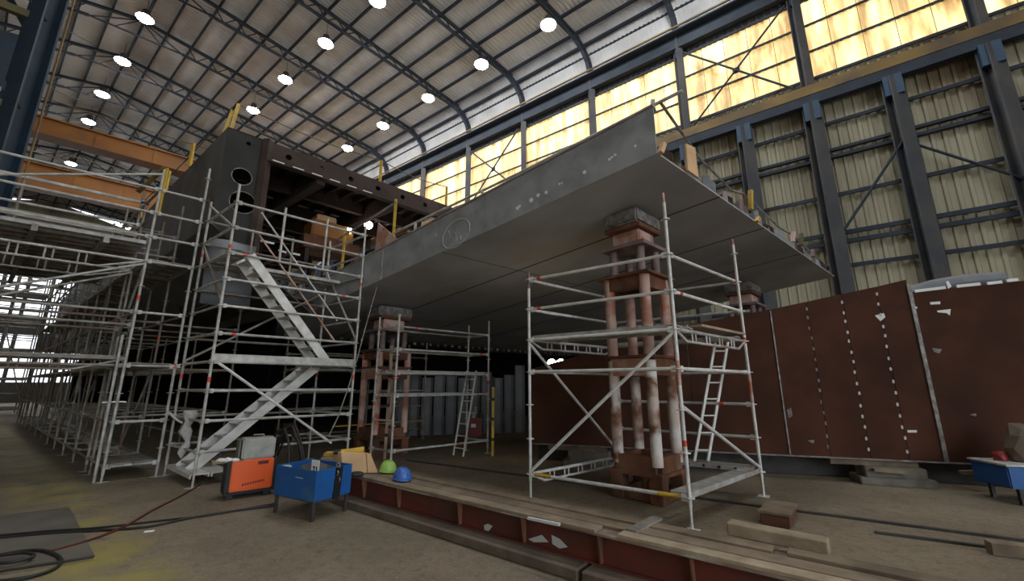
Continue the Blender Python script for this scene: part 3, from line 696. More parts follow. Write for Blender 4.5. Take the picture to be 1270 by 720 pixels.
# ================================================================== TRESTLES UNDER THE HULL
def trestle(c, top, d, label, lower='trestle_pipe', upper='trestle_pink', w=.82, cap=True):
    c = Vector(c); d = Vector(d).normalized(); e = Vector((-d.y, d.x, 0)); h = w / 2 - .09
    t = thing('support_trestle', c, label, 'trestle', 'steel trestles carrying the ship')
    sc = [(-1, -1), (1, -1), (1, 1), (-1, 1)]
    C = lambda a, b, z, k=h: c + d * (a * k) + e * (b * k) + Z * z
    for a, b in sc: obox('base_leg', C(a, b, 0), (.2, .2, .40), d, 'rust', t, .01)
    for a, b in sc:
        a2, b2 = -b, a
        m0, m1 = C(a, b, .08), C(a2, b2, .08); rbar('base_rail', m0, m1, .1, .13, 'rust', t)
    obox('base_plate', c + Z * .36, (w + .06, w + .06, .05), d, 'rust', t)
    for i, (a, b) in enumerate(sc):
        a2, b2 = sc[(i + 1) % 4]; rbar('base_frame', C(a, b, .52), C(a2, b2, .52), .14, .22, 'rust', t)
    for a, b in sc: bar('lower_pipe', C(a, b, .5), C(a, b, 2.02), .085, lower, t, 12)
    zr = 1.80
    for i, (a, b) in enumerate(sc):
        a2, b2 = sc[(i + 1) % 4]; rbar('ring_beam', C(a, b, zr + .12), C(a2, b2, zr + .12), .16, .26, 'trestle_pink' if i % 2 else 'rust', t)
    obox('ring_plate', c + Z * (zr + .26), (w, w, .04), d, 'rust', t)
    zt = top - 1.14
    for a, b in sc: bar('upper_pipe', C(a, b, 2.08), C(a, b, zt), .085, upper, t, 12)
    for i, (a, b) in enumerate(sc):
        a2, b2 = sc[(i + 1) % 4]; rbar('top_beam', C(a, b, zt - .10), C(a2, b2, zt - .10), .14, .22, 'rust', t)
    obox('top_plate', c + Z * zt, (w + .12, w + .12, .04), d, 'rust', t)
    k2 = h * .78
    for a, b in sc: bar('head_post', C(a, b, zt + .04, k2), C(a, b, zt + .52, k2), .07, 'trestle_mauve', t, 10)
    obox('head_plate', c + Z * (zt + .5), (w * .98, w * .98, .06), d, 'trestle_mauve', t)
    obox('head_block', c + Z * (zt + .56), (w * .62, w * .62, .26), d, 'trestle_pink', t, .02)
    obox('saddle_plate', c + Z * (zt + .82), (w * .9, w * .8, .08), d, 'rust', t, .01)
    obox('saddle_timber', c + Z * (zt + .90), (w * 1.0, w * .78, top - zt - .90), d, 'weld_grey', t, .03)
    return t
def hull_z(x, y):
    r = Vector((x, y, 0)) - Vector((W1.x, W1.y, 0)); det = AX.x * DE.y - AX.y * DE.x
    a = (r.x * DE.y - r.y * DE.x) / det
    return ZW - RISE * min(a, KNUCKLE)
PC = Vector((2.10, 6.83, 0))
trestle(PC, hull_z(PC.x, PC.y) - .03, az(46), 'rusty pink steel trestle inside the nearest scaffold, its head under the hull')
p2 = Vector((-3.25, 10.9, 0))
trestle(p2, hull_z(p2.x, p2.y) - .03, az(46), 'brown steel trestle just behind the small scaffold with the ladder', 'trestle_pink', 'trestle_pink', .95)
p3 = Vector((6.6, 11.6, 0))
trestle(p3, hull_z(p3.x, p3.y) - .03, az(46), 'trestle behind the red plate wall, only its head showing', 'rust', 'rust', .9)
p4 = Vector((-7.6, 15.2, 0))
trestle(p4, hull_z(p4.x, p4.y) - .03, az(46), 'far trestle in the dark under the ship beyond the stair tower', 'rust', 'rust', .95)

# ================================================================== SCAFFOLDS
RT_, RL_ = 0.0242, 0.0242
def rosette_mesh(material):
    return cached(('ros', material), lambda: MB().tube((0, 0, -.006), (0, 0, .006), .062, 10).mesh('rosette', material))
def upright(t, xy, z0, z1, nodes, material, separate=False):
    x, y = xy[0], xy[1]
    if separate:
        o = bar('upright', (x, y, z0), (x, y, z1), RT_, material, t, 10)
        for z in nodes:
            if z < z1: link('rosette', rosette_mesh(material), Matrix.Translation((x, y, z)), o)
        obox('base_plate', (x, y, 0), (.15, .15, .008), AX, material, o)
        bar('base_spindle', (x, y, .008), (x, y, z0 + .05), .019, material, o, 8)
    else:
        key = ('upr', material, round(z0, 2), round(z1, 2), tuple(round(z, 2) for z in nodes))
        def mk():
            m = MB().tube((0, 0, z0), (0, 0, z1), RT_, 8)
            for z in nodes:
                if z < z1: m.tube((0, 0, z - .007), (0, 0, z + .007), .06, 8)
            m.box((0, 0, .004), (.15, .15, .008)); m.tube((0, 0, .008), (0, 0, z0 + .02), .018, 6)
            return m.mesh('upright', material)
        o = link('upright', cached(key, mk), Matrix.Translation((x, y, 0)), t)
    return o
def ledger(t, p, q, z, material, z2=None, name='ledger'):
    a = Vector((p[0], p[1], z)); b = Vector((q[0], q[1], z if z2 is None else z2)); L = round((b - a).length, 2)
    def mk():
        m = MB().tube((0, 0, .03), (0, 0, L - .03), RL_, 8)
        for e in (.055, L - .055): m.box((0, 0, e), (.05, .075, .06))
        return m.mesh('ledger', material)
    M, LL = align(a, b)
    return link(name, cached(('led', L, material), mk), M @ Matrix.Diagonal((1, 1, LL / L, 1)), t)
def band(o, p, q, f, material='red_tape', r=.027, l=.07):
    p, q = Vector(p), Vector(q); c = p.lerp(q, f); d = (q - p).normalized()
    bar('marker_band', c - d * l / 2, c + d * l / 2, r, material, o, 8)
def diag(t, p, q, material): 
    return bar('diagonal_brace', p, q, RL_, material, t, 8)
def deck(t, p, q, z, side, w, material, n=1, name='deck_plank'):
    """n planks from p to q, laid off towards 'side'"""
    p = Vector((p[0], p[1], z)); q = Vector((q[0], q[1], z)); L = round((q - p).length, 2); d = (q - p).normalized(); side = Vector(side)
    def mk():
        m = MB(); m.box((L / 2, 0, -.012), (L - .04, w - .012, .02)); m.box((L / 2, w / 2 - .02, -.04), (L - .04, .02, .055)); m.box((L / 2, -w / 2 + .02, -.04), (L - .04, .02, .055))
        for k in range(int(L / .45)): m.box((.25 + k * .45, 0, -.035), (.03, w - .05, .03))
        return m.mesh('plank', material)
    for i in range(n):
        o = p + side * (w * (i + .5)); link(name, cached(('deck', L, w, material), mk), Matrix.Translation(o) @ Matrix.Rotation(math.atan2(d.y, d.x), 4, 'Z'), t)
def lattice(t, p, q, z, h, material, n=5):
    p = Vector((p[0], p[1], z)); q = Vector((q[0], q[1], z))
    bar('lattice_chord', p, q, RL_, material, t, 8)
    a = p.lerp(q, .13) - Z * h; b = p.lerp(q, .87) - Z * h
    bar('lattice_chord', a, b, .019, material, t, 8); bar('lattice_end', p, a, .019, material, t, 8); bar('lattice_end', q, b, .019, material, t, 8)
    for i in range(n):
        c = a.lerp(b, (i + .5) / n); d = (q - p).normalized()
        MB().box(c + Z * h * .5, (.1, .012, h), d).build('lattice_tie', material, t) if False else rbar('lattice_tie', c + d * .05, c + d * .05 + Z * h, .018, .018, material, t)
        rbar('lattice_tie', c - d * .05, c - d * .05 + Z * h, .018, .018, material, t)
def ladder(p, q, wdir, w, label, material='alu', step=.28):
    p, q = Vector(p), Vector(q); wv = Vector(wdir).normalized() * w
    t = thing('ladder', p, label, 'ladder')
    for o in (Vector((0, 0, 0)), wv): rbar('stile', p + o, q + o, .025, .045, material, t)
    L = (q - p).length
    for i in range(int(L / step)):
        c = p.lerp(q, (i + .6) * step / L); bar('rung', c, c + wv, .015, material, t, 6)

# ---- the nearest scaffold, around the pink trestle
G = 'galv_bright'
SL, SC, SR = Vector((.277, 6.687, 0)), Vector((2.093, 5.318, 0)), Vector((3.831, 6.849, 0)); SB = SL + SR - SC
t = thing('scaffold_tower', SC, 'clean galvanised scaffold bay standing around the pink steel trestle', 'scaffold')
N1 = [.35 + .5 * k for k in range(8)]
uL = upright(t, SL, .25, 3.47, N1, G, True); uC = upright(t, SC, .25, 4.10, N1, G, True)
uR = upright(t, SR, .25, 4.02, N1, G, True); uB = upright(t, SB, .25, 3.55, N1, G, True)
for z in (.35, 1.85, 2.35, 2.85, 3.35):
    o = ledger(t, SL, SC, z, G)
    if z == .35:
        for f in (.1, .9): band(o, SL + Z * z, SC + Z * z, f, 'yellow_paint', .028, .28)
    elif z > 2.5: band(o, SL + Z * z, SC + Z * z, .09)
for z in (1.85, 2.85, 3.35):
    o = ledger(t, SC, SR, z, G)
    if z > 3: band(o, SC + Z * z, SR + Z * z, .95)
    if z > 2.8 and z < 3: band(o, SC + Z * z, SR + Z * z, .1)
for z in (.85, 1.35, 1.85, 2.85, 3.35):
    o = ledger(t, SB, SR, z, 'galv'); 
    if z in (1.35,): band(o, SB + Z * z, SR + Z * z, .8)
for z in (1.85, 2.85, 3.35): ledger(t, SL, SB, z, G)
lattice(t, SL, SB, 2.35, .13, G, 5); lattice(t, SC, SR, 2.35, .14, 'galv', 4); lattice(t, SL, SB, .35, .13, G, 5)
band(uC, SC, SC + Z * 4, .24); band(uC, SC, SC + Z * 4, .45, 'trestle_pink', .0265, .3); band(uR, SR, SR + Z * 4, .59, 'red_tape', .027, .1); band(uR, SR, SR + Z * 4, .4, 'trestle_pink', .0265, .45)
bar('spigot', SC + Z * 4.10, SC + Z * 4.24, .019, 'trestle_pink', uC, 8); bar('spigot', SR + Z * 4.02, SR + Z * 4.12, .019, 'trestle_pink', uR, 8); bar('sleeve', SL + Z * 3.20, SL + Z * 3.48, .027, 'trestle_mauve', uL, 8)
diag(t, SL + Z * .38, SC + Z * 2.33, G); diag(t, SL + Z * 2.3, SB + Z * .4, G); diag(t, SC + Z * 1.4, SR + Z * .4, G)
eLB = (SB - SL).normalized(); eLC = (SC - SL).normalized()
deck(t, SL, SC, 2.42, eLB, .32, 'galv', 2); deck(t, SB, SR, 2.42, -eLB, .32, 'galv', 1)
for i in range(4):
    a = SC + eLB * .7 + eLC * (-.05 - .2 * i); b = SR - eLB * .06 + eLC * (-.05 - .2 * i)
    rbar('deck_board', a + Z * (2.46 + .004 * i), b + Z * (2.46 + .004 * i), .19, .035, 'wood_light', t)
deck(t, SB, SR, .44, -eLB, .32, 'galv', 1); deck(t, SC, SR, .40, -eLC, .24, 'galv', 1)
hz = .37
for i in range(5):
    c = SB.lerp(SR, .50 + .1 * i) - eLB * .325 + Z * .405; MB().tube(c, c - eLB * .004, .022, 8).build('plank_hole', 'black', t)
ladder(at(861, 571, .46), at(888, 418, 2.46), at(878, 571, .46) - at(861, 571, .46), .22, 'aluminium ladder climbing to the deck of the nearest scaffold')

# ---- stair tower left of centre
fd = az(45); bd = AX; TL, TD = 2.57, 1.57
T0 = Vector((-5.25, 7.36, 0)); T1 = T0 + fd * TL; T2 = T1 + bd * TD; T3 = T0 + bd * TD
t = thing('scaffold_stair_tower', T0, 'tall scaffold stair tower with two zigzag aluminium stair flights', 'scaffold')
NT = [.05 + .5 * k for k in range(1, 12)]
for p, h in ((T0, 5.42), (T1, 5.3), (T2, 5.25), (T3, 5.5)):
    o = upright(t, p, .2, h, NT, 'galv')
    band(o, p, p + Z * h, random.uniform(.3, .4), 'red_tape', .027, .09); band(o, p, p + Z * h, random.uniform(.7, .8))
for z in (.55, 1.05, 1.55, 2.05, 2.55, 3.05, 3.55, 4.05, 4.55, 5.05):
    o = ledger(t, T0, T1, z, 'galv'); 
    if z in (2.55, 4.05, 3.55): band(o, T0 + Z * z, T1 + Z * z, .1 if z != 3.55 else .85)
    if z not in (3.05, 2.05): ledger(t, T3, T2, z, 'galv_old')
    ledger(t, T0, T3, z, 'galv'); ledger(t, T1, T2, z, 'galv')
diag(t, T0 + Z * 2.1, T1 + fd * -.35 + Z * .5, G); diag(t, T3 + Z * 2.1, T2 + Z * 3.9, 'galv_old'); diag(t, T0 + Z * 3.1, T3 + Z * 4.5, 'galv_old'); diag(t, T0 + Z * 4.55, T3 + Z * 5.4, 'galv'); diag(t, T1 + Z * 2.6, T2 + Z * 4.4, 'galv')
for f in (.33, .66):
    for z in (4.1,): bar('guard_post', T0.lerp(T1, f) + Z * 4.05, T0.lerp(T1, f) + Z * 5.2, RL_, 'galv', t, 8); bar('guard_post', T3.lerp(T2, f) + Z * 4.05, T3.lerp(T2, f) + Z * 5.1, RL_, 'galv_old', t, 8)
deck(t, T0 + bd * .82, T1 + bd * .82, 4.08, bd, .36, 'galv', 2); deck(t, T1 - fd * .55 + bd * .05, T1 - fd * .55 + bd * 1.5, 2.08, fd, .27, 'galv', 2); deck(t, T0 + bd * .05, T3, 4.08, fd, .3, 'galv', 1)
deck(t, T0 + bd * .05 - fd * .05, T3, .2, fd, .30, 'alu', 2)
rbar('landing_edge', T0 + Z * 2.12, T1 + Z * 2.12, .03, .14, 'galv', t)
def flight(bot, top, w0, w1):
    fo = link('stair_flight', None, Matrix.Translation(bot), t); 
    for w in (w0, w1): rbar('stringer', bot + bd * w, top + bd * w, .045, .17, 'alu', fo)
    n = int((top.z - bot.z) / .2)
    for i in range(n):
        c = bot.lerp(top, (i + .5) / n); a = c + bd * w0; b = c + bd * w1
        me = cached(('tread', round(w1 - w0, 2)), lambda: MB().box((0, (w1 - w0) / 2, 0), (.2, w1 - w0, .03)).mesh('tread', 'galv'))
        link('tread', me, Matrix.Translation(a) @ Matrix.Rotation(math.atan2(bd.y, bd.x) - math.pi / 2, 4, 'Z'), fo)
    return fo
flight(T0 + fd * .12 + Z * .16, T0 + fd * 2.15 + Z * 2.05, .72, 1.28)
f2 = flight(T0 + fd * 2.05 + Z * 2.1, T0 + fd * .38 + Z * 4.1, .12, .66)
for h in (.45, .9): bar('stair_rail', T0 + fd * 2.15 + bd * .08 + Z * (2.1 + h), T0 + fd * .45 + bd * .08 + Z * (4.1 + h), .018, 'galv' if h > .6 else 'trestle_pink', f2, 6)
# grey tarpaulin hung at the top of the tower, rag tied to its foot
tp = MB(); tp.add([T3 + fd * x + bd * .1 + Z * z + SD * (.06 * math.sin(7 * x + 3 * z)) for z in (3.3, 3.7, 4.1, 4.5, 4.75) for x in (.1, .4, .7, 1.0)], [(r * 4 + c, r * 4 + c + 1, r * 4 + c + 5, r * 4 + c + 4) for r in range(4) for c in range(3)], True)
o = tp.build('tarpaulin', 'plastic_roll'); sol = o.modifiers.new('thickness', 'SOLIDIFY'); sol.thickness = .01
tag(o, 'grey tarpaulin sheet hanging behind the top of the stair tower', 'tarpaulin')
def rag(c, d, label, h=.75, mt='cloth_grey'):
    m = MB(); n = 9; vs = []
    for i in range(n + 1):
        z = -h * i / n; wd = .10 * (1 - .55 * i / n) + .03 * math.sin(i * 1.9)
        for k in range(6):
            ang = 2 * math.pi * k / 6; vs.append(Vector(c) + Vector(d) * (wd * math.cos(ang) + .03 * math.sin(i * 1.3)) + Vector((-d[1], d[0], 0)) * (.045 * math.sin(ang) + .012 * math.sin(3 * ang + i)) + Z * z)
    m.add(vs, [(i * 6 + k, i * 6 + (k + 1) % 6, (i + 1) * 6 + (k + 1) % 6, (i + 1) * 6 + k) for i in range(n) for k in range(6)] + [tuple(range(6)), tuple(range(n * 6 + 5, n * 6 - 1, -1))], True)
    m.path([Vector(c) + Vector(d) * x + Z * (.02 * math.sin(9 * x) - .22 * abs(math.sin(5 * (x + .3)))) for x in [-.36 + .04 * i for i in range(8)]], .02, 6)
    o = m.build('plastic_rag', mt); return tag(o, label, 'rag')
rag(T0.lerp(T3, .45) + Z * 1.2, fd, 'crumpled grey plastic rag knotted on the stair tower foot', .8)

# ---- long scaffold along the ship's side, with a bridge over the aisle
A0 = Vector((-7.13, 7.76, 0)); LW = TR * .73; BAY = 1.57
t = thing('scaffold_run', A0, 'long run of grey scaffold bays receding along the ship at left', 'scaffold')
LV = [.25, 1.0, 2.0, 3.0, 4.0, 4.5, 5.0, 5.5]
NB = 13
for kx in range(NB):
    a = A0 + AX * (BAY * kx); b = a + LW; mt = 'galv' if kx == 0 else 'galv_old'
    for p, h in ((a, 5.95), (b, 6.25 if kx == 0 else 5.8)):
        o = upright(t, p, .12, h, [.5 * i for i in range(1, 13)], mt)
        if kx < 2: band(o, p, p + Z * h, random.uniform(.2, .7), 'red_tape', .027, .09)
    for z in LV: ledger(t, a, b, z, mt)
    if kx < NB - 1:
        a2, b2 = a + AX * BAY, b + AX * BAY
        for z in (.25, 1.0, 2.0, 3.0, 4.0, 5.0, 5.5): ledger(t, a, a2, z, 'galv_old'); 
        for z in (.25, 2.0, 3.0, 4.0): ledger(t, b, b2, z, 'galv_old')
        deck(t, a + TR * .04, a2 + TR * .04, 2.06, TR, .32, 'galv_old', 2); deck(t, a + TR * .04, a2 + TR * .04, 4.06, TR, .32, 'galv_old', 2)
        if kx % 2 == 0: diag(t, a + Z * .3, a2 + Z * 2.0, 'galv_old'); diag(t, a2 + Z * 2.0, a + Z * 4.0, 'galv_old')
        else: diag(t, b + Z * 2.0, b2 + Z * .3, 'galv_old')
deck(t, A0 + TR * .04 - AX * .05, A0 + TR * .04 + AX * 1.2, .30, TR, .32, 'galv_old', 2)
bar('loose_upright', A0 - TR * .1 - AX * .05 + Z * .02, A0 - TR * .12 - AX * .05 + Z * 2.55, RL_, 'galv', t, 8)
# second row of uprights deeper under the ship and ties to the stair tower
for kx in range(7):
    a = A0 + TR * 2.3 + AX * (1.9 + BAY * kx)
    upright(t, a, .12, 3.6 if kx < 2 else 3.2, [.5 * i for i in range(1, 8)], 'galv_old')
    if kx < 6:
        for z in (.3, 1.0, 2.0, 3.0): ledger(t, a, a + AX * BAY, z, 'galv_old')
    for z in (1.0, 2.0, 3.0): ledger(t, a - TR * 1.57, a, z, 'galv_old')
for z in (2.0, 4.0, 4.5, 5.5): ledger(t, A0 + LW, T3 - fd * .02, z, 'galv', z + .02)
# the bridge
BR = 5.0
for row in (0, 1):
    a = A0 + AX * (1.09 * row); b = a - TR * BR
    if row: upright(t, a, .12, 5.6, [.5 * i for i in range(1, 12)], 'galv_old')
    upright(t, b, .12, 5.9, [.5 * i for i in range(1, 12)], 'galv')
    lattice(t, a, b, 4.0, .22, 'galv', 9)
    for z in (4.5, 5.0, 5.5, 6.0 if row == 0 else 5.52): 
        if z < 5.9: ledger(t, a, b, z, 'galv')
    ledger(t, a, b, 2.0, 'galv_old'); ledger(t, a, b, 3.0, 'galv_old'); ledger(t, a, b, 2.75, 'galv_old')
    if row == 0: lattice(t, a, b, 2.12, .2, 'galv_old', 8)
    diag(t, a + Z * 3.95, a - TR * 3.1 + Z * 2.6, 'galv')
for i in range(16):
    a = A0 + AX * (.05 + .34 * i); deck(t, a, a - TR * BR, 4.42, AX, .32, 'galv' if i == 0 else 'galv_old', 1)
    if i < 3: deck(t, a, a - TR * BR, 2.18, AX, .32, 'galv_old', 1)
for f in (.12, .3, .48, .66, .84):
    rbar('deck_bearer', A0 - TR * BR * f + Z * 4.3, A0 - TR * BR * f + AX * 6.1 + Z * 4.3, .08, .12, 'galv_old', t)
for k in range(1, 5): upright(t, A0 - TR * BR + AX * (1.5 * k), .12, 5.6, [.5 * i for i in range(1, 12)], 'galv_old')
diag(t, A0 + Z * 5.85 , A0 - TR * 4.2 + Z * 4.3, 'galv')
rbar('toe_board', A0 - TR * .2 + Z * 4.5, A0 - TR * BR + Z * 4.5, .03, .10, 'galv_old', t)
for f in (.35, .62, .8): bar('guard_post', A0 + AX * 1.09 - TR * BR * f + Z * 4.4, A0 + AX * 1.09 - TR * BR * f + Z * 5.6, RL_, 'galv_old', t, 8)
rbar('yellow_strap', A0 + Z * 5.0 + FD * .03, A0 + Z * 6.0 + FD * .03, .07, .03, 'yellow_paint', t)
rbar('yellow_strap', A0 + Z * 6.0, A0 - TR * .28 + Z * 5.45 + AX * .3, .09, .03, 'rail_ochre', t)
def tie(c, d, label, mt='white_paint'):
    m = MB(); m.path([Vector(c) + Vector(d) * x + Z * (.05 * math.sin(6 * x) - .25 * x) for x in [-.12 + .04 * i for i in range(9)]], .014, 6)
    tag(m.build('barrier_tape', mt), label, 'tape')
tie(A0 + Z * 1.35 - TR * .08, TR, 'torn white and red tape tied to the front upright of the scaffold run')

# ---- dense distant scaffold before the far windows
d0 = hn(36, 2.2, 0)
t = thing('scaffold_run', d0, 'dense distant dark scaffold standing before the bright far windows', 'scaffold')
for i in range(9):
    for j in range(3):
        p = d0 - NW * (1.25 * i) + AX * (2.0 * j); bar('upright', p, p + Z * (9.5 + .7 * math.sin(i * 1.7 + j)), .035, 'galv_old', t, 6)
for k in range(12):
    z = .35 + .8 * k
    for j in range(3): bar('ledger', d0 + AX * (2.0 * j) + Z * z, d0 - NW * 10 + AX * (2.0 * j) + Z * (z + .02 * (j - 1)), .03 if k % 2 else .045, 'galv_old', t, 6)
for i in range(0, 8, 2): bar('diagonal_brace', d0 - NW * (1.25 * i) + Z * .4, d0 - NW * (1.25 * (i + 1)) + Z * 4.5, .03, 'galv_old', t, 6); bar('diagonal_brace', d0 - NW * (1.25 * (i + 2)) + Z * 4.5, d0 - NW * (1.25 * (i + 1)) + Z * 8.8, .03, 'galv_old', t, 6)
for k, (i0, i1, z) in enumerate(((0, 3, 2.0), (4, 8, 1.4), (2, 6, 4.4), (0, 4, 6.8), (5, 8, 6.0))):
    rbar('deck_platform', d0 - NW * (1.25 * i0) + AX * 1 + Z * z, d0 - NW * (1.25 * i1) + AX * 1 + Z * z, 1.9, .12, 'galv_old', t)
for i in range(3): plate('debris_net', [d0 - NW * (1.25 * (2 + 2 * i)) + Z * (3 - i), d0 - NW * (1.25 * (3 + 2 * i)) + Z * (3 - i), d0 - NW * (1.25 * (3 + 2 * i)) + Z * (6 - i), d0 - NW * (1.25 * (2 + 2 * i)) + Z * (6.3 - i)], .01, 'olive', t)

# ---- small scaffold with ladder, behind
L2 = Vector((-2.52, 9.2, 0)); dS = az(48); W2L = 2.57
Rr = L2 + dS * W2L; L2b = L2 + AX * .73; Rb = Rr + AX * .73
t = thing('scaffold_tower', L2, 'small low scaffold bay with a leaning ladder in front of the brown trestle', 'scaffold')
for p, h in ((L2, 3.2), (Rr, 3.3), (L2b, 3.2), (Rb, 3.25)):
    o = upright(t, p, .12, h, [.3 + .5 * k for k in range(7)], 'galv'); band(o, p, p + Z * h, random.uniform(.3, .6))
for z in (.3, 1.42, 1.9, 2.42, 2.92):
    o = ledger(t, L2, Rr, z, 'galv'); 
    if z in (.3, 2.42, 2.92): band(o, L2 + Z * z, Rr + Z * z, {.3: .65, 2.42: .9, 2.92: .17}[z])
    if z > 1.8: ledger(t, L2b, Rb, z, 'galv_old')
    ledger(t, L2, L2b, z, 'galv'); ledger(t, Rr, Rb, z, 'galv')
ledger(t, L2, L2b, .9, 'galv')
deck(t, L2 + AX * .04, Rr + AX * .04, 1.97, AX, .32, 'galv', 2); deck(t, L2 + AX * .04, L2 + dS * 2.0 + AX * .04, 1.47, AX, .32, 'galv', 2)
ladder(Rr - dS * .95 - AX * .25 + Z * .05, Rr - dS * .28 + AX * .12 + Z * 2.0, AX, .32, 'narrow aluminium ladder leaning in the small low scaffold')
# ---- scaffold deeper under the hull
q0 = Vector((-5.6, 11.2, 0))
t = thing('scaffold_run', q0, 'dim low scaffold decks under the hull between stair tower and brown trestle', 'scaffold')
for i in range(3):
    for j in range(2):
        p = q0 + TR * (1.9 * i) + AX * (.9 * j); upright(t, p, .12, 3.0, [.5 * k for k in range(1, 7)], 'galv_old')
        for z in (.3, 1.0, 1.45, 2.05, 2.5):
            if i < 2: ledger(t, p, p + TR * 1.9, z, 'galv_old')
    ledger(t, q0 + TR * (1.9 * i), q0 + TR * (1.9 * i) + AX * .9, 2.05, 'galv_old')
for z in (1.5, 2.1): deck(t, q0 + AX * .05, q0 + TR * 3.8 + AX * .05, z, AX, .32, 'galv', 2)
rbar('toe_board', q0 + TR * 1.0 + Z * .55, q0 + TR * 3.8 + Z * .55, .2, .03, 'yellow_paint', t)

# ================================================================== RED PLATE WALL AT RIGHT
RD = az(108.9); RP = Vector((4.06, 8.38, 0))
def rwp(u, v): return on_plane(u, v, RP, RD)
def rw_t(u): 
    p = on_plane(u, 480, RP, RD); return (p - RP).dot(RD)
rw = thing('plate_wall', RP, 'long rust-red primed steel plate wall standing behind the nearest scaffold', 'steel section')
RNB = Vector((RD.y, -RD.x, 0));  RNB = RNB if RNB.y > 0 else -RNB
cuts = [(655, 458), (752, 432), (850, 403), (955, 383.5), (1000, 374), (1044, 364.5), (1086, 355.5), (1124, 346.5)]
bot = .40
for (u0, v0), (u1, v1) in zip(cuts, cuts[1:]):
    a, b = rwp(u0, v0), rwp(u1, v1); g = RD * .004
    ub, vb = Vector((a.x, a.y, bot)), Vector((b.x, b.y, bot))
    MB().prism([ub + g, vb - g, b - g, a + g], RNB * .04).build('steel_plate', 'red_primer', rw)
a = rwp(1129, 362); b = rwp(1262, 346); b2 = b + RD * 3.5 + Z * .15
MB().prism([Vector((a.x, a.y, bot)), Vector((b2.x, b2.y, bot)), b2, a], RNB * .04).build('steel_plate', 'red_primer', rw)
def vline(u, v0, v1):                       # a vertical line on the wall
    p = rwp(u, v0); q = rwp(u, v1); return p, Vector((p.x, p.y, bot + .02))
for u, v, mt, w in ((955, 385, 'weld_grey', .025), (1126, 352, 'weld_grey', .07)):
    p = rwp(u, v); rbar('weld_seam', Vector((p.x, p.y, bot)) - RNB * .008, p - RNB * .008, w, .016, mt, rw)
tk = cached('tack', lambda: MB().box((0, 0, .05), (.026, .012, .06)).mesh('tack_weld', 'weld_grey'))
tkw = cached('tackw', lambda: MB().prism([(-.016, -.006, .015), (.012, -.006, .01), (.018, -.006, .05), (.006, -.006, .075), (-.014, -.006, .06)], (0, .012, 0)).mesh('tack_weld', 'chalk'))
for u, v, n, me in ((1000, 380, 14, tk), (1044, 372, 15, tkw), (1086, 362, 15, tkw), (1129, 368, 7, tkw)):
    p = rwp(u, v)
    for i in range(n):
        z = p.z - .08 - (p.z - bot - .2) * i / (n - 1 if n > 7 else 12) + random.uniform(-.02, .02)
        link('tack_weld', me, Matrix.Translation(Vector((p.x, p.y, z)) - RNB * .008 + RD * random.uniform(-.01, .01)) @ Matrix.Rotation(math.atan2(RD.y, RD.x), 4, 'Z'), rw)
def spot(pts, name='paint_spot', mt='white_paint'):
    vs = [rwp(u, v) - RNB * .004 for u, v in pts]; MB().prism(vs, RNB * .003).build(name, mt, rw)
spot([(1085, 391), (1096, 388), (1098, 393), (1092, 398)]); spot([(1153, 374.5), (1166, 373.5), (1166, 377), (1154, 377.5)]); spot([(1162, 385), (1179, 383), (1178, 391), (1174, 388), (1163, 387)])
spot([(1132, 378), (1138, 381), (1135, 384)]); spot([(1125, 533), (1137, 533), (1137, 536), (1126, 536)]); spot([(976, 508), (981, 505), (983, 516), (978, 518)], mt='weld_grey'); spot([(1002, 546), (1010, 545), (1009, 550)], mt='weld_grey')
spot([(1156, 431), (1168, 433), (1165, 438), (1158, 436)], mt='weld_grey'); spot([(1203, 514), (1210, 512), (1211, 516)], mt='weld_grey')
for u0, v0, u1, v1 in ((1134, 361, 1172, 356.5), (1186, 355, 1215, 352), (1224, 351.5, 1242, 349.5), (1248, 348, 1262, 346.5)):
    rbar('white_edge', rwp(u0, v0) - RNB * .01, rwp(u1, v1) - RNB * .01, .02, .05, 'white_paint', rw)
spot([(1173, 349), (1176, 348), (1180, 355), (1176, 358)])
for i in range(9):
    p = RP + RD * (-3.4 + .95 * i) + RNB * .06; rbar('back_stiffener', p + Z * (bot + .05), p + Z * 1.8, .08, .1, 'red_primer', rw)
rbar('bottom_edge', RP - RD * 3.8 + Z * bot, RP + RD * 7 + Z * bot, .10, .02, 'weld_grey', rw)
rbar('gap_shade_bar', RP - RD * 3.8 + RNB * .55 + Z * .2, RP + RD * 7 + RNB * .55 + Z * .2, .2, .38, 'dark_steel', rw)  # dark bar standing in for the shadow in the gap under the wall
# what carries it
for i, (s0, lab) in enumerate(((2.55, 'concrete block with a pale chipped edge under the red plate wall'), (-2.6, 'dark concrete block under the far end of the red plate wall'))):
    p = RP + RD * s0 + RNB * .12
    o = thing('concrete_block', p, lab, 'block')
    obox('block_foot', p - Z * 0, (1.05, .5, .12), RD, 'concrete', o, .015); obox('block_body', p + Z * .12, (.85, .42, .17), RD, 'concrete', o, .015)
    tt_ = tag(obox('timber_bearer', p + Z * .29 - RD * .25, (1.25, .2, .10), RD, 'wood', None, .006), 'timber bearer laid on the %s concrete block' % ('pale chipped' if i == 0 else 'dark far'), 'timber')
p = RP + RD * 5.6; o = thing('concrete_block', p + RNB * .1, 'hidden concrete block beneath the right end of the red plate wall', 'block'); obox('block_body', p + RNB * .1, (.9, .6, .39), RD, 'concrete', o, .01)
tag(rbar('timber_bearer', rwp(1078, 577) - Z * .04 - RNB * .12, rwp(1118, 579) - Z * .06 - RNB * .12, .10, .05, 'wood'), 'thin timber batten sticking out left of the pale concrete block', 'timber')
tag(rbar('timber_bearer', rwp(1186, 584) - RNB * .1, rwp(1222, 583) - RNB * .1, .10, .05, 'wood'), 'thin timber batten between the pale concrete block and the blue bin', 'timber')
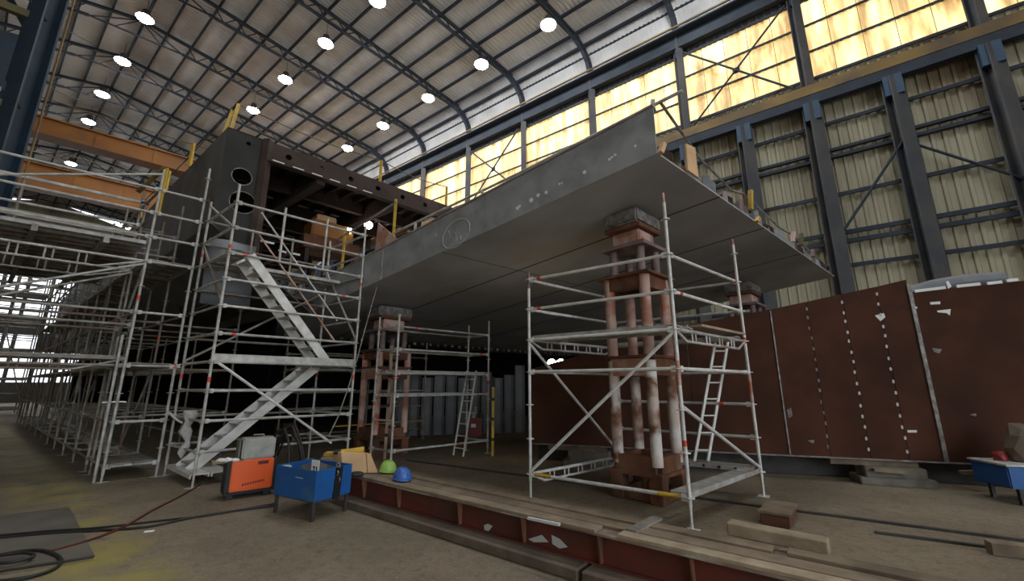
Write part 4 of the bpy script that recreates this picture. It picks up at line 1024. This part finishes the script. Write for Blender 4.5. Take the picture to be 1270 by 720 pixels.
# pale curved pipe lying behind the wall's right end
pp = [rwp(u, v) + RNB * 1.0 for u, v in ((1120, 358), (1160, 351), (1200, 340), (1240, 333), (1300, 328))]
tag(MB().path(pp, .14, 10).build('plastic_roll', 'plastic_roll'), 'pale grey roll lying along the top behind the red plate wall', 'roll')
tag(MB().tube(pp[0] - Z * 2.8, pp[0] + Z * .02, .06, 8).build('roll_prop', 'dark_steel'), 'dark prop post behind the red plate wall seam', 'post')
tag(MB().tube(pp[3] - Z * 3.0, pp[3] - Z * .05, .06, 8).build('roll_prop', 'dark_steel'), 'dark prop post behind the right end of the red plate wall', 'post')
# blue bin with scrap at the right edge
bb = at(1238, 612, 0) - RNB * .42 + RD * .02; o = thing('blue_bin', bb, 'dark blue steel bin on legs at the right edge of the hall floor', 'bin')
bd2 = az(100)
obox('bin_body', bb + Z * .22 + RD * .3, (1.3, .6, .30), bd2, 'blue_box', o, .015); obox('bin_rim', bb + Z * .52 + RD * .3, (1.34, .64, .025), bd2, 'galv', o)
for a in (-.5, .5):
    for b in (-.22, .22): obox('leg', bb + RD * .3 + bd2 * a + Vector((-bd2.y, bd2.x, 0)) * b, (.05, .05, .22), bd2, 'dark_steel', o)
for i in range(3): obox('white_mark', bb + RD * .1 + Z * (.40 + .01 * (i % 2)) + bd2 * (-.02 + .10 * i) - Vector((-bd2.y, bd2.x, 0)) * .305, (.07, .006, .03), bd2, 'weld_grey', o)
def lump(name, c, r, mt, label, cat, sq=(1, 1, 1), seed=1):
    rnd = random.Random(seed); bm = bmesh.new(); bmesh.ops.create_icosphere(bm, subdivisions=2, radius=r)
    for v in bm.verts: v.co = Vector((v.co.x * sq[0], v.co.y * sq[1], v.co.z * sq[2])) * rnd.uniform(.8, 1.12)
    zmin = min(v.co.z for v in bm.verts)
    for v in bm.verts: v.co.z = max(v.co.z, zmin * .6)
    me = bpy.data.meshes.new(name); bm.to_mesh(me); bm.free(); me.materials.append(MATS[mt])
    o = link(name, me, Matrix.Translation(Vector(c) - Z * zmin * .6)); return tag(o, label, cat)
lump('work_sack', bb + RD * .22 + Z * .53, .25, 'sleeper', 'rumpled dusty sack heaped on the dark blue bin', 'sack', (1.1, .8, 1.5), 3)
lump('red_rag', bb - RD * .12 + Z * .53, .10, 'cabinet_red', 'small dull red rag on the dark blue bin', 'rag', (1, .8, 1), 5)
# work lights below the hull
for i, u in enumerate((672, 684)):
    p = rwp(u + 6, 449) - RNB * .12 + RNB * .6
    flood(p, (-p.x, -p.y, -.5), ['left of two round white work lamps above the red plate wall', 'right of two round white work lamps above the red plate wall'][i], .11)

# ---- grey upright sheets far under the hull
g0, g1 = at(488, 541, 0), at(652, 536, 0)
gp = thing('panel_screen', g0, 'row of upright grey ribbed panels standing far under the hull', 'screen')
gd = (g1 - g0).normalized(); gn = Vector((-gd.y, gd.x, 0)); NP = 11; pw = (g1 - g0).length / NP
for i in range(NP):
    a = g0 + gd * (pw * i); h = 2.0 + .12 * math.sin(i * 2.1) + (.25 if i == NP - 1 else 0)
    MB().prism([a + gd * .02, a + gd * (pw * .25) + gn * .09, a + gd * (pw * .75) + gn * .09, a + gd * (pw - .02), a + gd * (pw - .02) + gn * .03, a + gd * (pw * .75) + gn * .12, a + gd * (pw * .25) + gn * .12, a + gd * .02 + gn * .03], Z * h).build('panel', 'panel_grey', gp)
# red cabinet with white label and gauges in the small scaffold
rc = at(587, 549, 0); o = thing('gas_cabinet', rc, 'small dark red cabinet with white label and hoses beside the ladder', 'cabinet')
cd = az(80)
for a in (-.16, .16): obox('leg', rc + cd * a, (.05, .05, .22), cd, 'dark_steel', o)
obox('cabinet_body', rc + Z * .2, (.42, .34, .5), cd, 'cabinet_red', o, .015); obox('label_plate', rc + Z * .45 - Vector((-cd.y, cd.x, 0)) * .175 - cd * .02, (.14, .008, .10), cd, 'paper', o)
MB().tube(rc + Z * .7, rc + Z * .84, .05, 8).tube(rc + Z * .84 - cd * .1, rc + Z * .84 + cd * .1, .025, 6).tube(rc + Z * .84 + cd * .05, rc + Z * 1.02 + cd * .05, .03, 6).build('valve', 'galv', o)
MB().path([rc + cd * .1 + Z * .84, rc + cd * .2 + Z * .95, rc + cd * .27 + Z * .8, rc + cd * .27 + Z * .3], .014, 6).build('hose', 'cable', o)
# striped levelling staffs
def staff(p, h, label, mt='yellow_paint'):
    o = thing('measuring_staff', p, label, 'staff'); p = Vector(p)
    rbar('staff_body', p + Z * .0, p + Z * h, .06, .03, mt, o)
    for k in range(3): rbar('staff_band', p + Z * (h * (.2 + .27 * k)), p + Z * (h * (.2 + .27 * k) + .07), .066, .036, 'black', o)
    rbar('staff_head', p + Z * (h - .12), p + Z * (h + .12), .09, .06, 'black' if mt == 'yellow_paint' else 'wood_light', o)
staff(at(606, 566, 0) + dS * .12, 1.72, 'yellow staff with black head leaning at the small scaffold corner')
staff(at(481, 572, 0) + AX * .3 + dS * .12, 2.45, 'pale striped staff standing beside the brown trestle', 'wood_light')

# ================================================================== LONG GIRDER IN THE FOREGROUND
def GP(s, n, z): return hn(s, n, z)
gi = thing('steel_girder', GP(3, 3.9, 0), 'long low red steel girder with stiffeners lying across the foreground', 'girder')
S0, S1 = -4.0, 5.95
zb, zt = .115, .355
MB().prism([GP(S0, 3.74, zb), GP(S1, 3.74, zb), GP(S1, 3.74, zt), GP(S0, 3.74, zt)], NW * .02).build('web', 'girder_red', gi)
MB().prism([GP(S0, 4.10, zb), GP(S1, 4.10, zb), GP(S1, 4.10, zt), GP(S0, 4.10, zt)], NW * .02).build('web', 'girder_red', gi)
MB().prism([GP(S0, 3.655, zt), GP(S1, 3.655, zt), GP(S1, 4.20, zt), GP(S0, 4.20, zt)], Z * .018).build('top_flange', 'flange_worn', gi)
MB().prism([GP(S0, 3.70, .1), GP(S1, 3.70, .1), GP(S1, 4.20, .1), GP(S0, 4.20, .1)], Z * .015).build('bottom_flange', 'girder_red', gi)
for s in [5.5, 4.72, 3.62, 2.72, 1.88, 1.1, .3, -.5, -1.4, -2.3]:
    MB().prism([GP(s, 3.74, zb), GP(s, 3.74, zt), GP(s, 3.66, zt), GP(s, 3.70, zb)], AX * .015).build('stiffener', 'rust', gi)
def gspot(pts):
    vs = []
    for u, v in pts:
        p = on_plane(u, v, GP(0, 3.735, 0), AX); vs.append(p)
    MB().prism(vs, NW * .003).build('paint_patch', 'chalk', gi)
gspot([(600, 651), (605, 649), (611, 652), (606, 658), (601, 657)]); gspot([(655, 668), (672, 663), (680, 672), (662, 672)]); gspot([(684, 663), (694, 668), (704, 678), (694, 680), (685, 674)])
# planks on top
for i, (n0, w, s0, s1, mt, hh) in enumerate(((3.71, .16, 5.6, 1.9, 'wood', .03), (3.90, .17, 5.4, -3.9, 'wood', .028), (4.09, .14, 5.55, .6, 'wood', .035), (3.72, .13, 1.7, -3.9, 'wood_light', .03), (4.08, .15, .5, -3.8, 'wood', .05))):
    nm = ['front weathered plank on the far half of the foreground girder', 'middle weathered plank running the whole foreground girder', 'rear weathered plank on the far half of the foreground girder', 'front pale plank on the near half of the foreground girder', 'rear dark plank on the near half of the foreground girder'][i]
    o = MB().box((GP((s0 + s1) / 2, n0 + .01, zt + .018 + hh / 2)), (abs(s0 - s1), w, hh), AX).build('plank', mt, None, .004); tag(o, nm, 'plank', 'planks on the girder')
tag(rbar('steel_strip', at(655, 642, .41), at(694, 650, .41), .035, .02, 'chalk'), 'short pale painted strip lying along the foreground girder edge', 'strip')
tag(rbar('steel_strip', at(783, 658, .41), at(815, 642, .41), .10, .02, 'galv_old'), 'small grey steel strip laid across the girder planks', 'strip')
a, b = at(905, 660, .41), at(1030, 686, .41)
o = MB().box((a + b) / 2 + Z * .045, ((b - a).length, .14, .10), (b - a)).build('timber_beam', 'wood_light', None, .008); tag(o, 'thick pale squared timber lying behind the girder planks at right', 'timber')
# sleepers before the girder
for s0, s1, lab in ((5.9, 2.02, 'long weathered sleeper on the floor before the girder, far piece'), (1.98, -3.8, 'long weathered sleeper on the floor before the girder, near piece')):
    o = MB().box(GP((s0 + s1) / 2, 3.69 - .01, .05), (abs(s0 - s1), .33, .10), AX).build('sleeper', 'sleeper', None, .012); tag(o, lab, 'sleeper')
# rusty block and board on the floor at right
c = at(967, 645, 0); o = thing('rusty_block', c, 'short rusty steel block on the floor beside the pale squared timber', 'block')
obox('block_body', c, (.62, .3, .13), az(40), 'rust', o, .01); obox('block_lid', c + Z * .13, (.66, .33, .03), az(40), 'wood', o, .005)
# floor rails and steel strips let into the floor
for i, (pa, pb, w, lab) in enumerate((((505, 571), (1275, 672), .06, 'dark steel floor rail crossing behind the nearest scaffold'), ((1085, 661), (1262, 684), .05, 'thin steel edge strip on the floor at lower right'), ((880, 572), (1110, 585), .05, 'dark steel strip on the floor before the red plate wall'))):
    a, b = at(*pa, 0), at(*pb, 0)
    tag(rbar('floor_rail', a + Z * .012, b + Z * .012, w, .024, 'dark_steel'), lab, 'rail')
a = at(1248, 690, 0); tag(MB().box(a + Z * .06 + RD * .35, (.9, .12, .12), az(115)).build('timber_beam', 'wood', None, .006), 'dark timber beam end at the lower right corner', 'timber')

# ================================================================== FOREGROUND TOOLS
# helmets
def helmet(c, mt, yaw, label):
    o = thing('safety_helmet', c, label, 'helmet'); c = Vector(c); f = az(yaw); e = Vector((-f.y, f.x, 0))
    m = MB(); rings = [(1.0, 0), (1.0, .25), (.93, .5), (.78, .72), (.52, .9), (.2, .99)]; n = 16; vs = []
    for r, z in rings:
        for k in range(n):
            an = 2 * math.pi * k / n; vs.append(c + f * (.145 * r * math.cos(an)) + e * (.115 * r * math.sin(an)) + Z * (.03 + .135 * z))
    vs.append(c + Z * .166)
    fs = [(i * n + k, i * n + (k + 1) % n, (i + 1) * n + (k + 1) % n, (i + 1) * n + k) for i in range(len(rings) - 1) for k in range(n)] + [(5 * n + k, 5 * n + (k + 1) % n, 6 * n) for k in range(n)]
    m.add(vs, fs, True); m.build('shell', mt, o)
    m = MB(); vs = []
    for r, z in ((.98, .035), (1.12, .026), (1.12, .018), (.98, .024)):
        for k in range(n):
            an = 2 * math.pi * k / n; x = 1.0 + (.22 if math.cos(an) > 0 else 0) * math.cos(an) ** 2 * (1 if r > 1 else 0)
            vs.append(c + f * (.145 * r * x * math.cos(an)) + e * (.115 * r * math.sin(an)) + Z * z)
    m.add(vs, [(i * n + k, i * n + (k + 1) % n, ((i + 1) % 4) * n + (k + 1) % n, ((i + 1) % 4) * n + k) for i in range(4) for k in range(n)], True); m.build('brim', mt, o)
    m = MB(); m.path([c + f * .12 * math.cos(a) * 1.0 + e * .10 * math.sin(a) * 1.0 + Z * .018 for a in [2 * math.pi * k / 16 for k in range(17)]], .012, 5); m.build('headband', 'black', o)
    m = MB()
    for s in (-.5, 0, .5): m.path([c + f * (.146 * math.cos(a) * .98) + e * (s * .10) + Z * (.035 + .136 * math.sin(a) * (1 - .18 * abs(s))) for a in [.5 + (math.pi - 1) * k / 8 for k in range(9)]], .007, 5)
    m.build('crown_ridge', mt, o)
ztop = zt + .018 + .03
helmet(at(481, 585, ztop), 'lime', 150, 'lime green safety helmet on the girder planks'); helmet(at(498.5, 595, ztop), 'helmet_blue', 150, 'blue safety helmet beside the lime green one')

# blue bin on legs with chain
b1, b2, b3 = at(339, 613, .22), at(389, 624, .22), at(434, 611, .22)
bx = thing('blue_bin', Vector((b2.x, b2.y, 0)), 'bright blue steel tool bin on legs before the stair tower', 'bin')
ex = (b1 - b2); ey = (b3 - b2); lx, ly = ex.length, ey.length; ex.normalize(); ey.normalize()
b4 = b1 + ey * ly; hb = .37; th = .012
def wallp(p, q, name='bin_side'):
    d = (q - p).normalized(); inn = ((b1 + b3) / 2 - (p + q) / 2); nn_ = Vector((-d.y, d.x, 0)); nn_ = nn_ if nn_.dot(inn) > 0 else -nn_
    MB().prism([p, q, q + Z * hb, p + Z * hb], nn_ * th).build(name, 'blue_box', bx)
wallp(b1, b2); wallp(b2, b3); wallp(b3, b4); wallp(b4, b1)
MB().prism([b1, b2, b3, b4], Z * .01).build('bin_floor', 'dark_steel', bx)
mid = b2.lerp(b3, .58)
MB().prism([b2.lerp(b3, .48) - Z * .01, b2.lerp(b3, .66) - Z * .01, b2.lerp(b3, .70) + Z * hb, b2.lerp(b3, .52) + Z * hb], (mid - (b1 + b3) / 2).normalized() * .02).build('dark_slot', 'black', bx)
for p in (b1, b2, b3, b4):
    inn = ((b1 + b3) / 2 - p).normalized() * .05; obox('leg', Vector((p.x, p.y, 0)) + Vector((inn.x, inn.y, 0)), (.035, .035, .235), ex, 'dark_steel', bx)
top = mid + Z * (hb + .02)
for k in range(5):
    c = top + ey * (.02 * math.sin(k * 2)) - Z * (.045 * k)
    MB().path([c + (ey if k % 2 else ex) * (.035 * math.cos(a)) + Z * (.03 * math.sin(a)) for a in [2 * math.pi * i / 10 for i in range(11)]], .009, 5).build('chain_link', 'galv_old', bx)
MB().prism([b1.lerp(b2, .52) - (b4 - b1).normalized() * .004 + Z * .26, b1.lerp(b2, .70) - (b4 - b1).normalized() * .004 + Z * .26, b1.lerp(b2, .70) - (b4 - b1).normalized() * .004 + Z * .268, b1.lerp(b2, .52) - (b4 - b1).normalized() * .004 + Z * .268], -(b4 - b1).normalized() * .002).build('scratch_mark', 'chalk', bx)
cc = (b1 + b3) / 2
o = thing('label_card', b2.lerp(b1, .12) + Z * hb, 'white card with black print standing in the blue tool bin', 'card')
p = b2.lerp(b1, .08) + ey * .08 + Z * (hb - .06); q = b2.lerp(b1, .26) + ey * .08 + Z * (hb - .06)
MB().prism([p, q, q + Z * .17, p + Z * .17], ey * .006).build('card', 'paper', o)
dq = (q - p).normalized()
for x0, x1, z0, z1 in ((.22, .48, .075, .095), (.30, .42, .03, .075), (.58, .78, .075, .09), (.66, .78, .03, .075)):
    L = (q - p).length; MB().prism([p.lerp(q, 1 - x0) + Z * z0, p.lerp(q, 1 - x1) + Z * z0, p.lerp(q, 1 - x1) + Z * z1, p.lerp(q, 1 - x0) + Z * z1], -ey * .002).build('print', 'black', o)
lump('scrap_heap', cc + Z * .02, .26, 'dark_steel', 'dark heap of scrap filling the blue tool bin', 'scrap', (1.3, .9, 1.0), 9)
lump('work_glove', b1.lerp(b3, .12) + Z * (hb - .07), .07, 'cloth_grey', 'grey work glove on the left rim of the blue tool bin', 'glove', (1.2, .9, .7), 11)
# cardboard box, yellow tools on the girder end
cb = at(441, 587, ztop); o = thing('cardboard_box', cb, 'open light cardboard box on the end of the girder', 'box')
cdir = az(72); MB().prism([cb - cdir * .17, cb + cdir * .16, cb + cdir * .12 + Z * .27, cb - cdir * .22 + Z * .30], AX * .24).build('box_body', 'cardboard', o, .008)
MB().prism([cb + cdir * .17, cb + cdir * .30 - AX * .02, cb + cdir * .19 + Z * .26, cb + cdir * .13 + Z * .28], AX * .2).build('box_flap', 'cardboard', o, .006)
lump('dark_glove', at(437, 589, ztop) - AX * .1, .07, 'black', 'black glove at the foot of the cardboard box', 'glove', (1.5, 1, .6), 13)
gpz = cb + AX * .12 + Z * .29
o = thing('yellow_grinder', gpz, 'yellow hand tool lying on top of the cardboard box', 'tool'); m = MB(); m.tube(gpz - cdir * .16, gpz + cdir * .16 + Z * .02, .035, 10, .045); m.build('tool_body', 'yellow_paint', o); MB().tube(gpz - cdir * .26, gpz - cdir * .16, .028, 8, .035).build('tool_head', 'black', o)
tag(obox('wooden_tray', cb + AX * .38 - Z * .01 - cdir * .08, (.42, .24, .22), cdir, 'wood', None, .01), 'brown wooden tray behind the cardboard box on the girder', 'tray')
lump('yellow_case', cb + AX * .38 - cdir * .18 + Z * .21, .07, 'yellow_paint', 'small yellow case on the brown wooden tray', 'case', (1.4, .8, .6), 15)
# welding machine
w1 = at(283, 611, .10); w2 = w1 + az(50) * .56
wd = (w2 - w1).normalized(); wn = Vector((-wd.y, wd.x, 0)); wl = (w2 - w1).length
we = thing('welding_machine', Vector((w1.x, w1.y, 0)), 'orange welding machine on black castors with a grey case on top', 'welder')
cw = w1 + wd * (wl / 2) + wn * .16
obox('cabinet', cw, (wl, .34, .44), wd, 'orange', we, .015)
obox('front_panel', w1 - wd * .035 + wn * .16, (.06, .36, .46), wd, 'black', we, .01); obox('rear_panel', w2 + wd * .02 + wn * .16, (.04, .36, .46), wd, 'black', we, .01)
obox('base_tray', cw - Z * .035, (wl + .12, .38, .035), wd, 'black', we, .005)
MB().prism([w1 + wd * (wl * .60) - wn * .012 + Z * .355, w1 + wd * (wl * .86) - wn * .012 + Z * .36, w1 + wd * (wl * .86) - wn * .012 + Z * .41, w1 + wd * (wl * .60) - wn * .012 + Z * .405], -wn * .003).build('name_plate', 'cabinet_red', we)
for i in range(9): obox('print', w1 + wd * (wl * (.30 + .06 * i)) - wn * .0125 + Z * (.075 + .004 * i), (.022, .003, .03), wd, 'cabinet_red', we)
for i in range(4): obox('print', w1 + wd * (wl * (.645 + .055 * i)) - wn * .016 + Z * .368, (.018, .003, .028), wd, 'black', we)
for a in (.02, wl - .06):
    for b in (.02, .30): 
        c = w1 + wd * a + wn * b; c = Vector((c.x, c.y, .045)); MB().tube(c - wn * .02, c + wn * .02, .045, 12).build('castor', 'black', we)
gc = thing('grey_case', cw + Z * .44, 'dusty grey metal case standing on the orange welding machine', 'case')
obox('case_body', cw + wd * .05 + Z * .44, (wl * .80, .32, .30), wd, 'grey_case', gc, .02); obox('case_end', cw - wd * (wl * .37) + Z * .46, (.02, .28, .26), wd, 'grey_case_dark', gc, .005)
MB().path([cw + wd * (.05 - .08) + Z * .74, cw + wd * (.05 - .07) + Z * .78, cw + wd * (.05 + .07) + Z * .78, cw + wd * (.05 + .08) + Z * .74], .01, 6).build('case_handle', 'galv', gc)
for i, (a, z, s) in enumerate(((-.06, .46, .055), (-.14, .47, .05), (.03, .45, .05))): lump('paper_scrap', w1 + wd * a - wn * .03 + Z * (z - .02) + wn * .06, s, 'paper', ['middle crumpled white paper on the welding machine ledge', 'left crumpled white paper on the welding machine ledge', 'right crumpled white paper on the welding machine ledge'][i], 'paper', (1.4, 1, .6), 20 + i)
tag(MB().box(w1 - wd * .05 + wn * .10 + Z * .435, (.40, .2, .03), wd).build('ledge_board', 'wood'), 'small wooden board under the papers on the welding machine', 'board')
# hanging cable bundle between welder and bin
cbp = at(367, 612, 0)
for k in range(5):
    o_ = Vector((.05 * math.sin(k * 2.2), .06 * math.cos(k * 1.7), 0))
    pts = [cbp + o_ + Z * .03, cbp + o_ * 2 + Z * .35, cbp + o_ * 1.5 + AX * .15 + Z * .72, cbp + o_ + AX * .5 + Z * (.9 + .05 * k), cbp + AX * 1.1 + o_ * 2 + Z * (.7 - .1 * k), cbp + AX * 1.2 + o_ + Z * .05]
    fine = []
    for i in range(len(pts) - 1):
        for j in range(5): fine.append(pts[i].lerp(pts[i + 1], j / 5))
    fine = [fine[max(0, i - 1)].lerp(fine[min(len(fine) - 1, i + 1)], .5) for i in range(len(fine))]
    tag(MB().path(fine, .02, 6).build('welding_cable', 'cable'), '%s black welding cable of the bundle draped between welder and blue bin' % ['first', 'second', 'third', 'fourth', 'fifth'][k], 'cable', 'cable bundle by the welder')
# cables on the floor
def cable(px, mt, label, r=.014, z=.015):
    P = [at(u, v, z) for u, v in px]; out = []
    for i in range(len(P) - 1):
        p0, p1, p2, p3 = P[max(0, i - 1)], P[i], P[i + 1], P[min(len(P) - 1, i + 2)]
        for j in range(8):
            s = j / 8; out.append(.5 * ((2 * p1) + (p2 - p0) * s + (2 * p0 - 5 * p1 + 4 * p2 - p3) * s * s + (3 * p1 - p0 - 3 * p2 + p3) * s ** 3))
    out.append(P[-1]); tag(MB().path(out, r, 6).build('floor_cable', mt), label, 'cable')
cable([(-30, 669), (60, 661), (110, 658), (180, 653), (240, 641), (290, 633), (345, 626)], 'cable', 'black cable crossing the floor to the blue bin, front one')
cable([(-30, 666), (60, 658), (120, 654), (200, 645), (260, 638), (340, 624)], 'cable', 'black cable crossing the floor to the blue bin, rear one', .012)
cable([(248, 601), (225, 614), (190, 632), (155, 652), (120, 666), (80, 678), (55, 684)], 'cable_red', 'dark red hose snaking from the stair tower foot to the coil', .013)
cable([(-20, 692), (20, 684), (50, 682), (70, 688), (76, 697), (60, 708), (20, 718), (-30, 722)], 'cable', 'big loop of the black cable coil at the lower left', .016, .02)
cable([(-20, 698), (10, 697), (35, 692), (42, 688), (30, 685), (0, 688), (-25, 690)], 'cable', 'small loop of the black cable coil at the lower left', .016, .045)
cable([(-20, 711), (40, 702), (80, 696), (116, 690)], 'cable', 'straight black cable end lying across the steel floor plate', .012, .025)
p4s = [at(-120, 652, 0), at(86, 629, 0), at(118, 690, 0), at(-120, 720, 0)]
tag(MB().prism(p4s, Z * .006).build('floor_plate', 'steel_plate'), 'grey steel plate lying on the floor at the lower left', 'plate')
a = at(185, 659, 0); tag(obox('paper_scrap', a, (.09, .04, .01), az(70), 'paper'), 'white paper scrap on the open floor', 'paper')
# chalky rope hanging by the stair tower
tag(MB().path([on_plane(u, v, T1 + AX * -.2, FD) for u, v in ((472, 338), (462, 375), (452, 410), (443, 445), (432, 480), (420, 515), (408, 540))], .012, 6).build('hanging_rope', 'galv_old'), 'thin pale rope hanging from the hull edge beside the stair tower', 'rope')
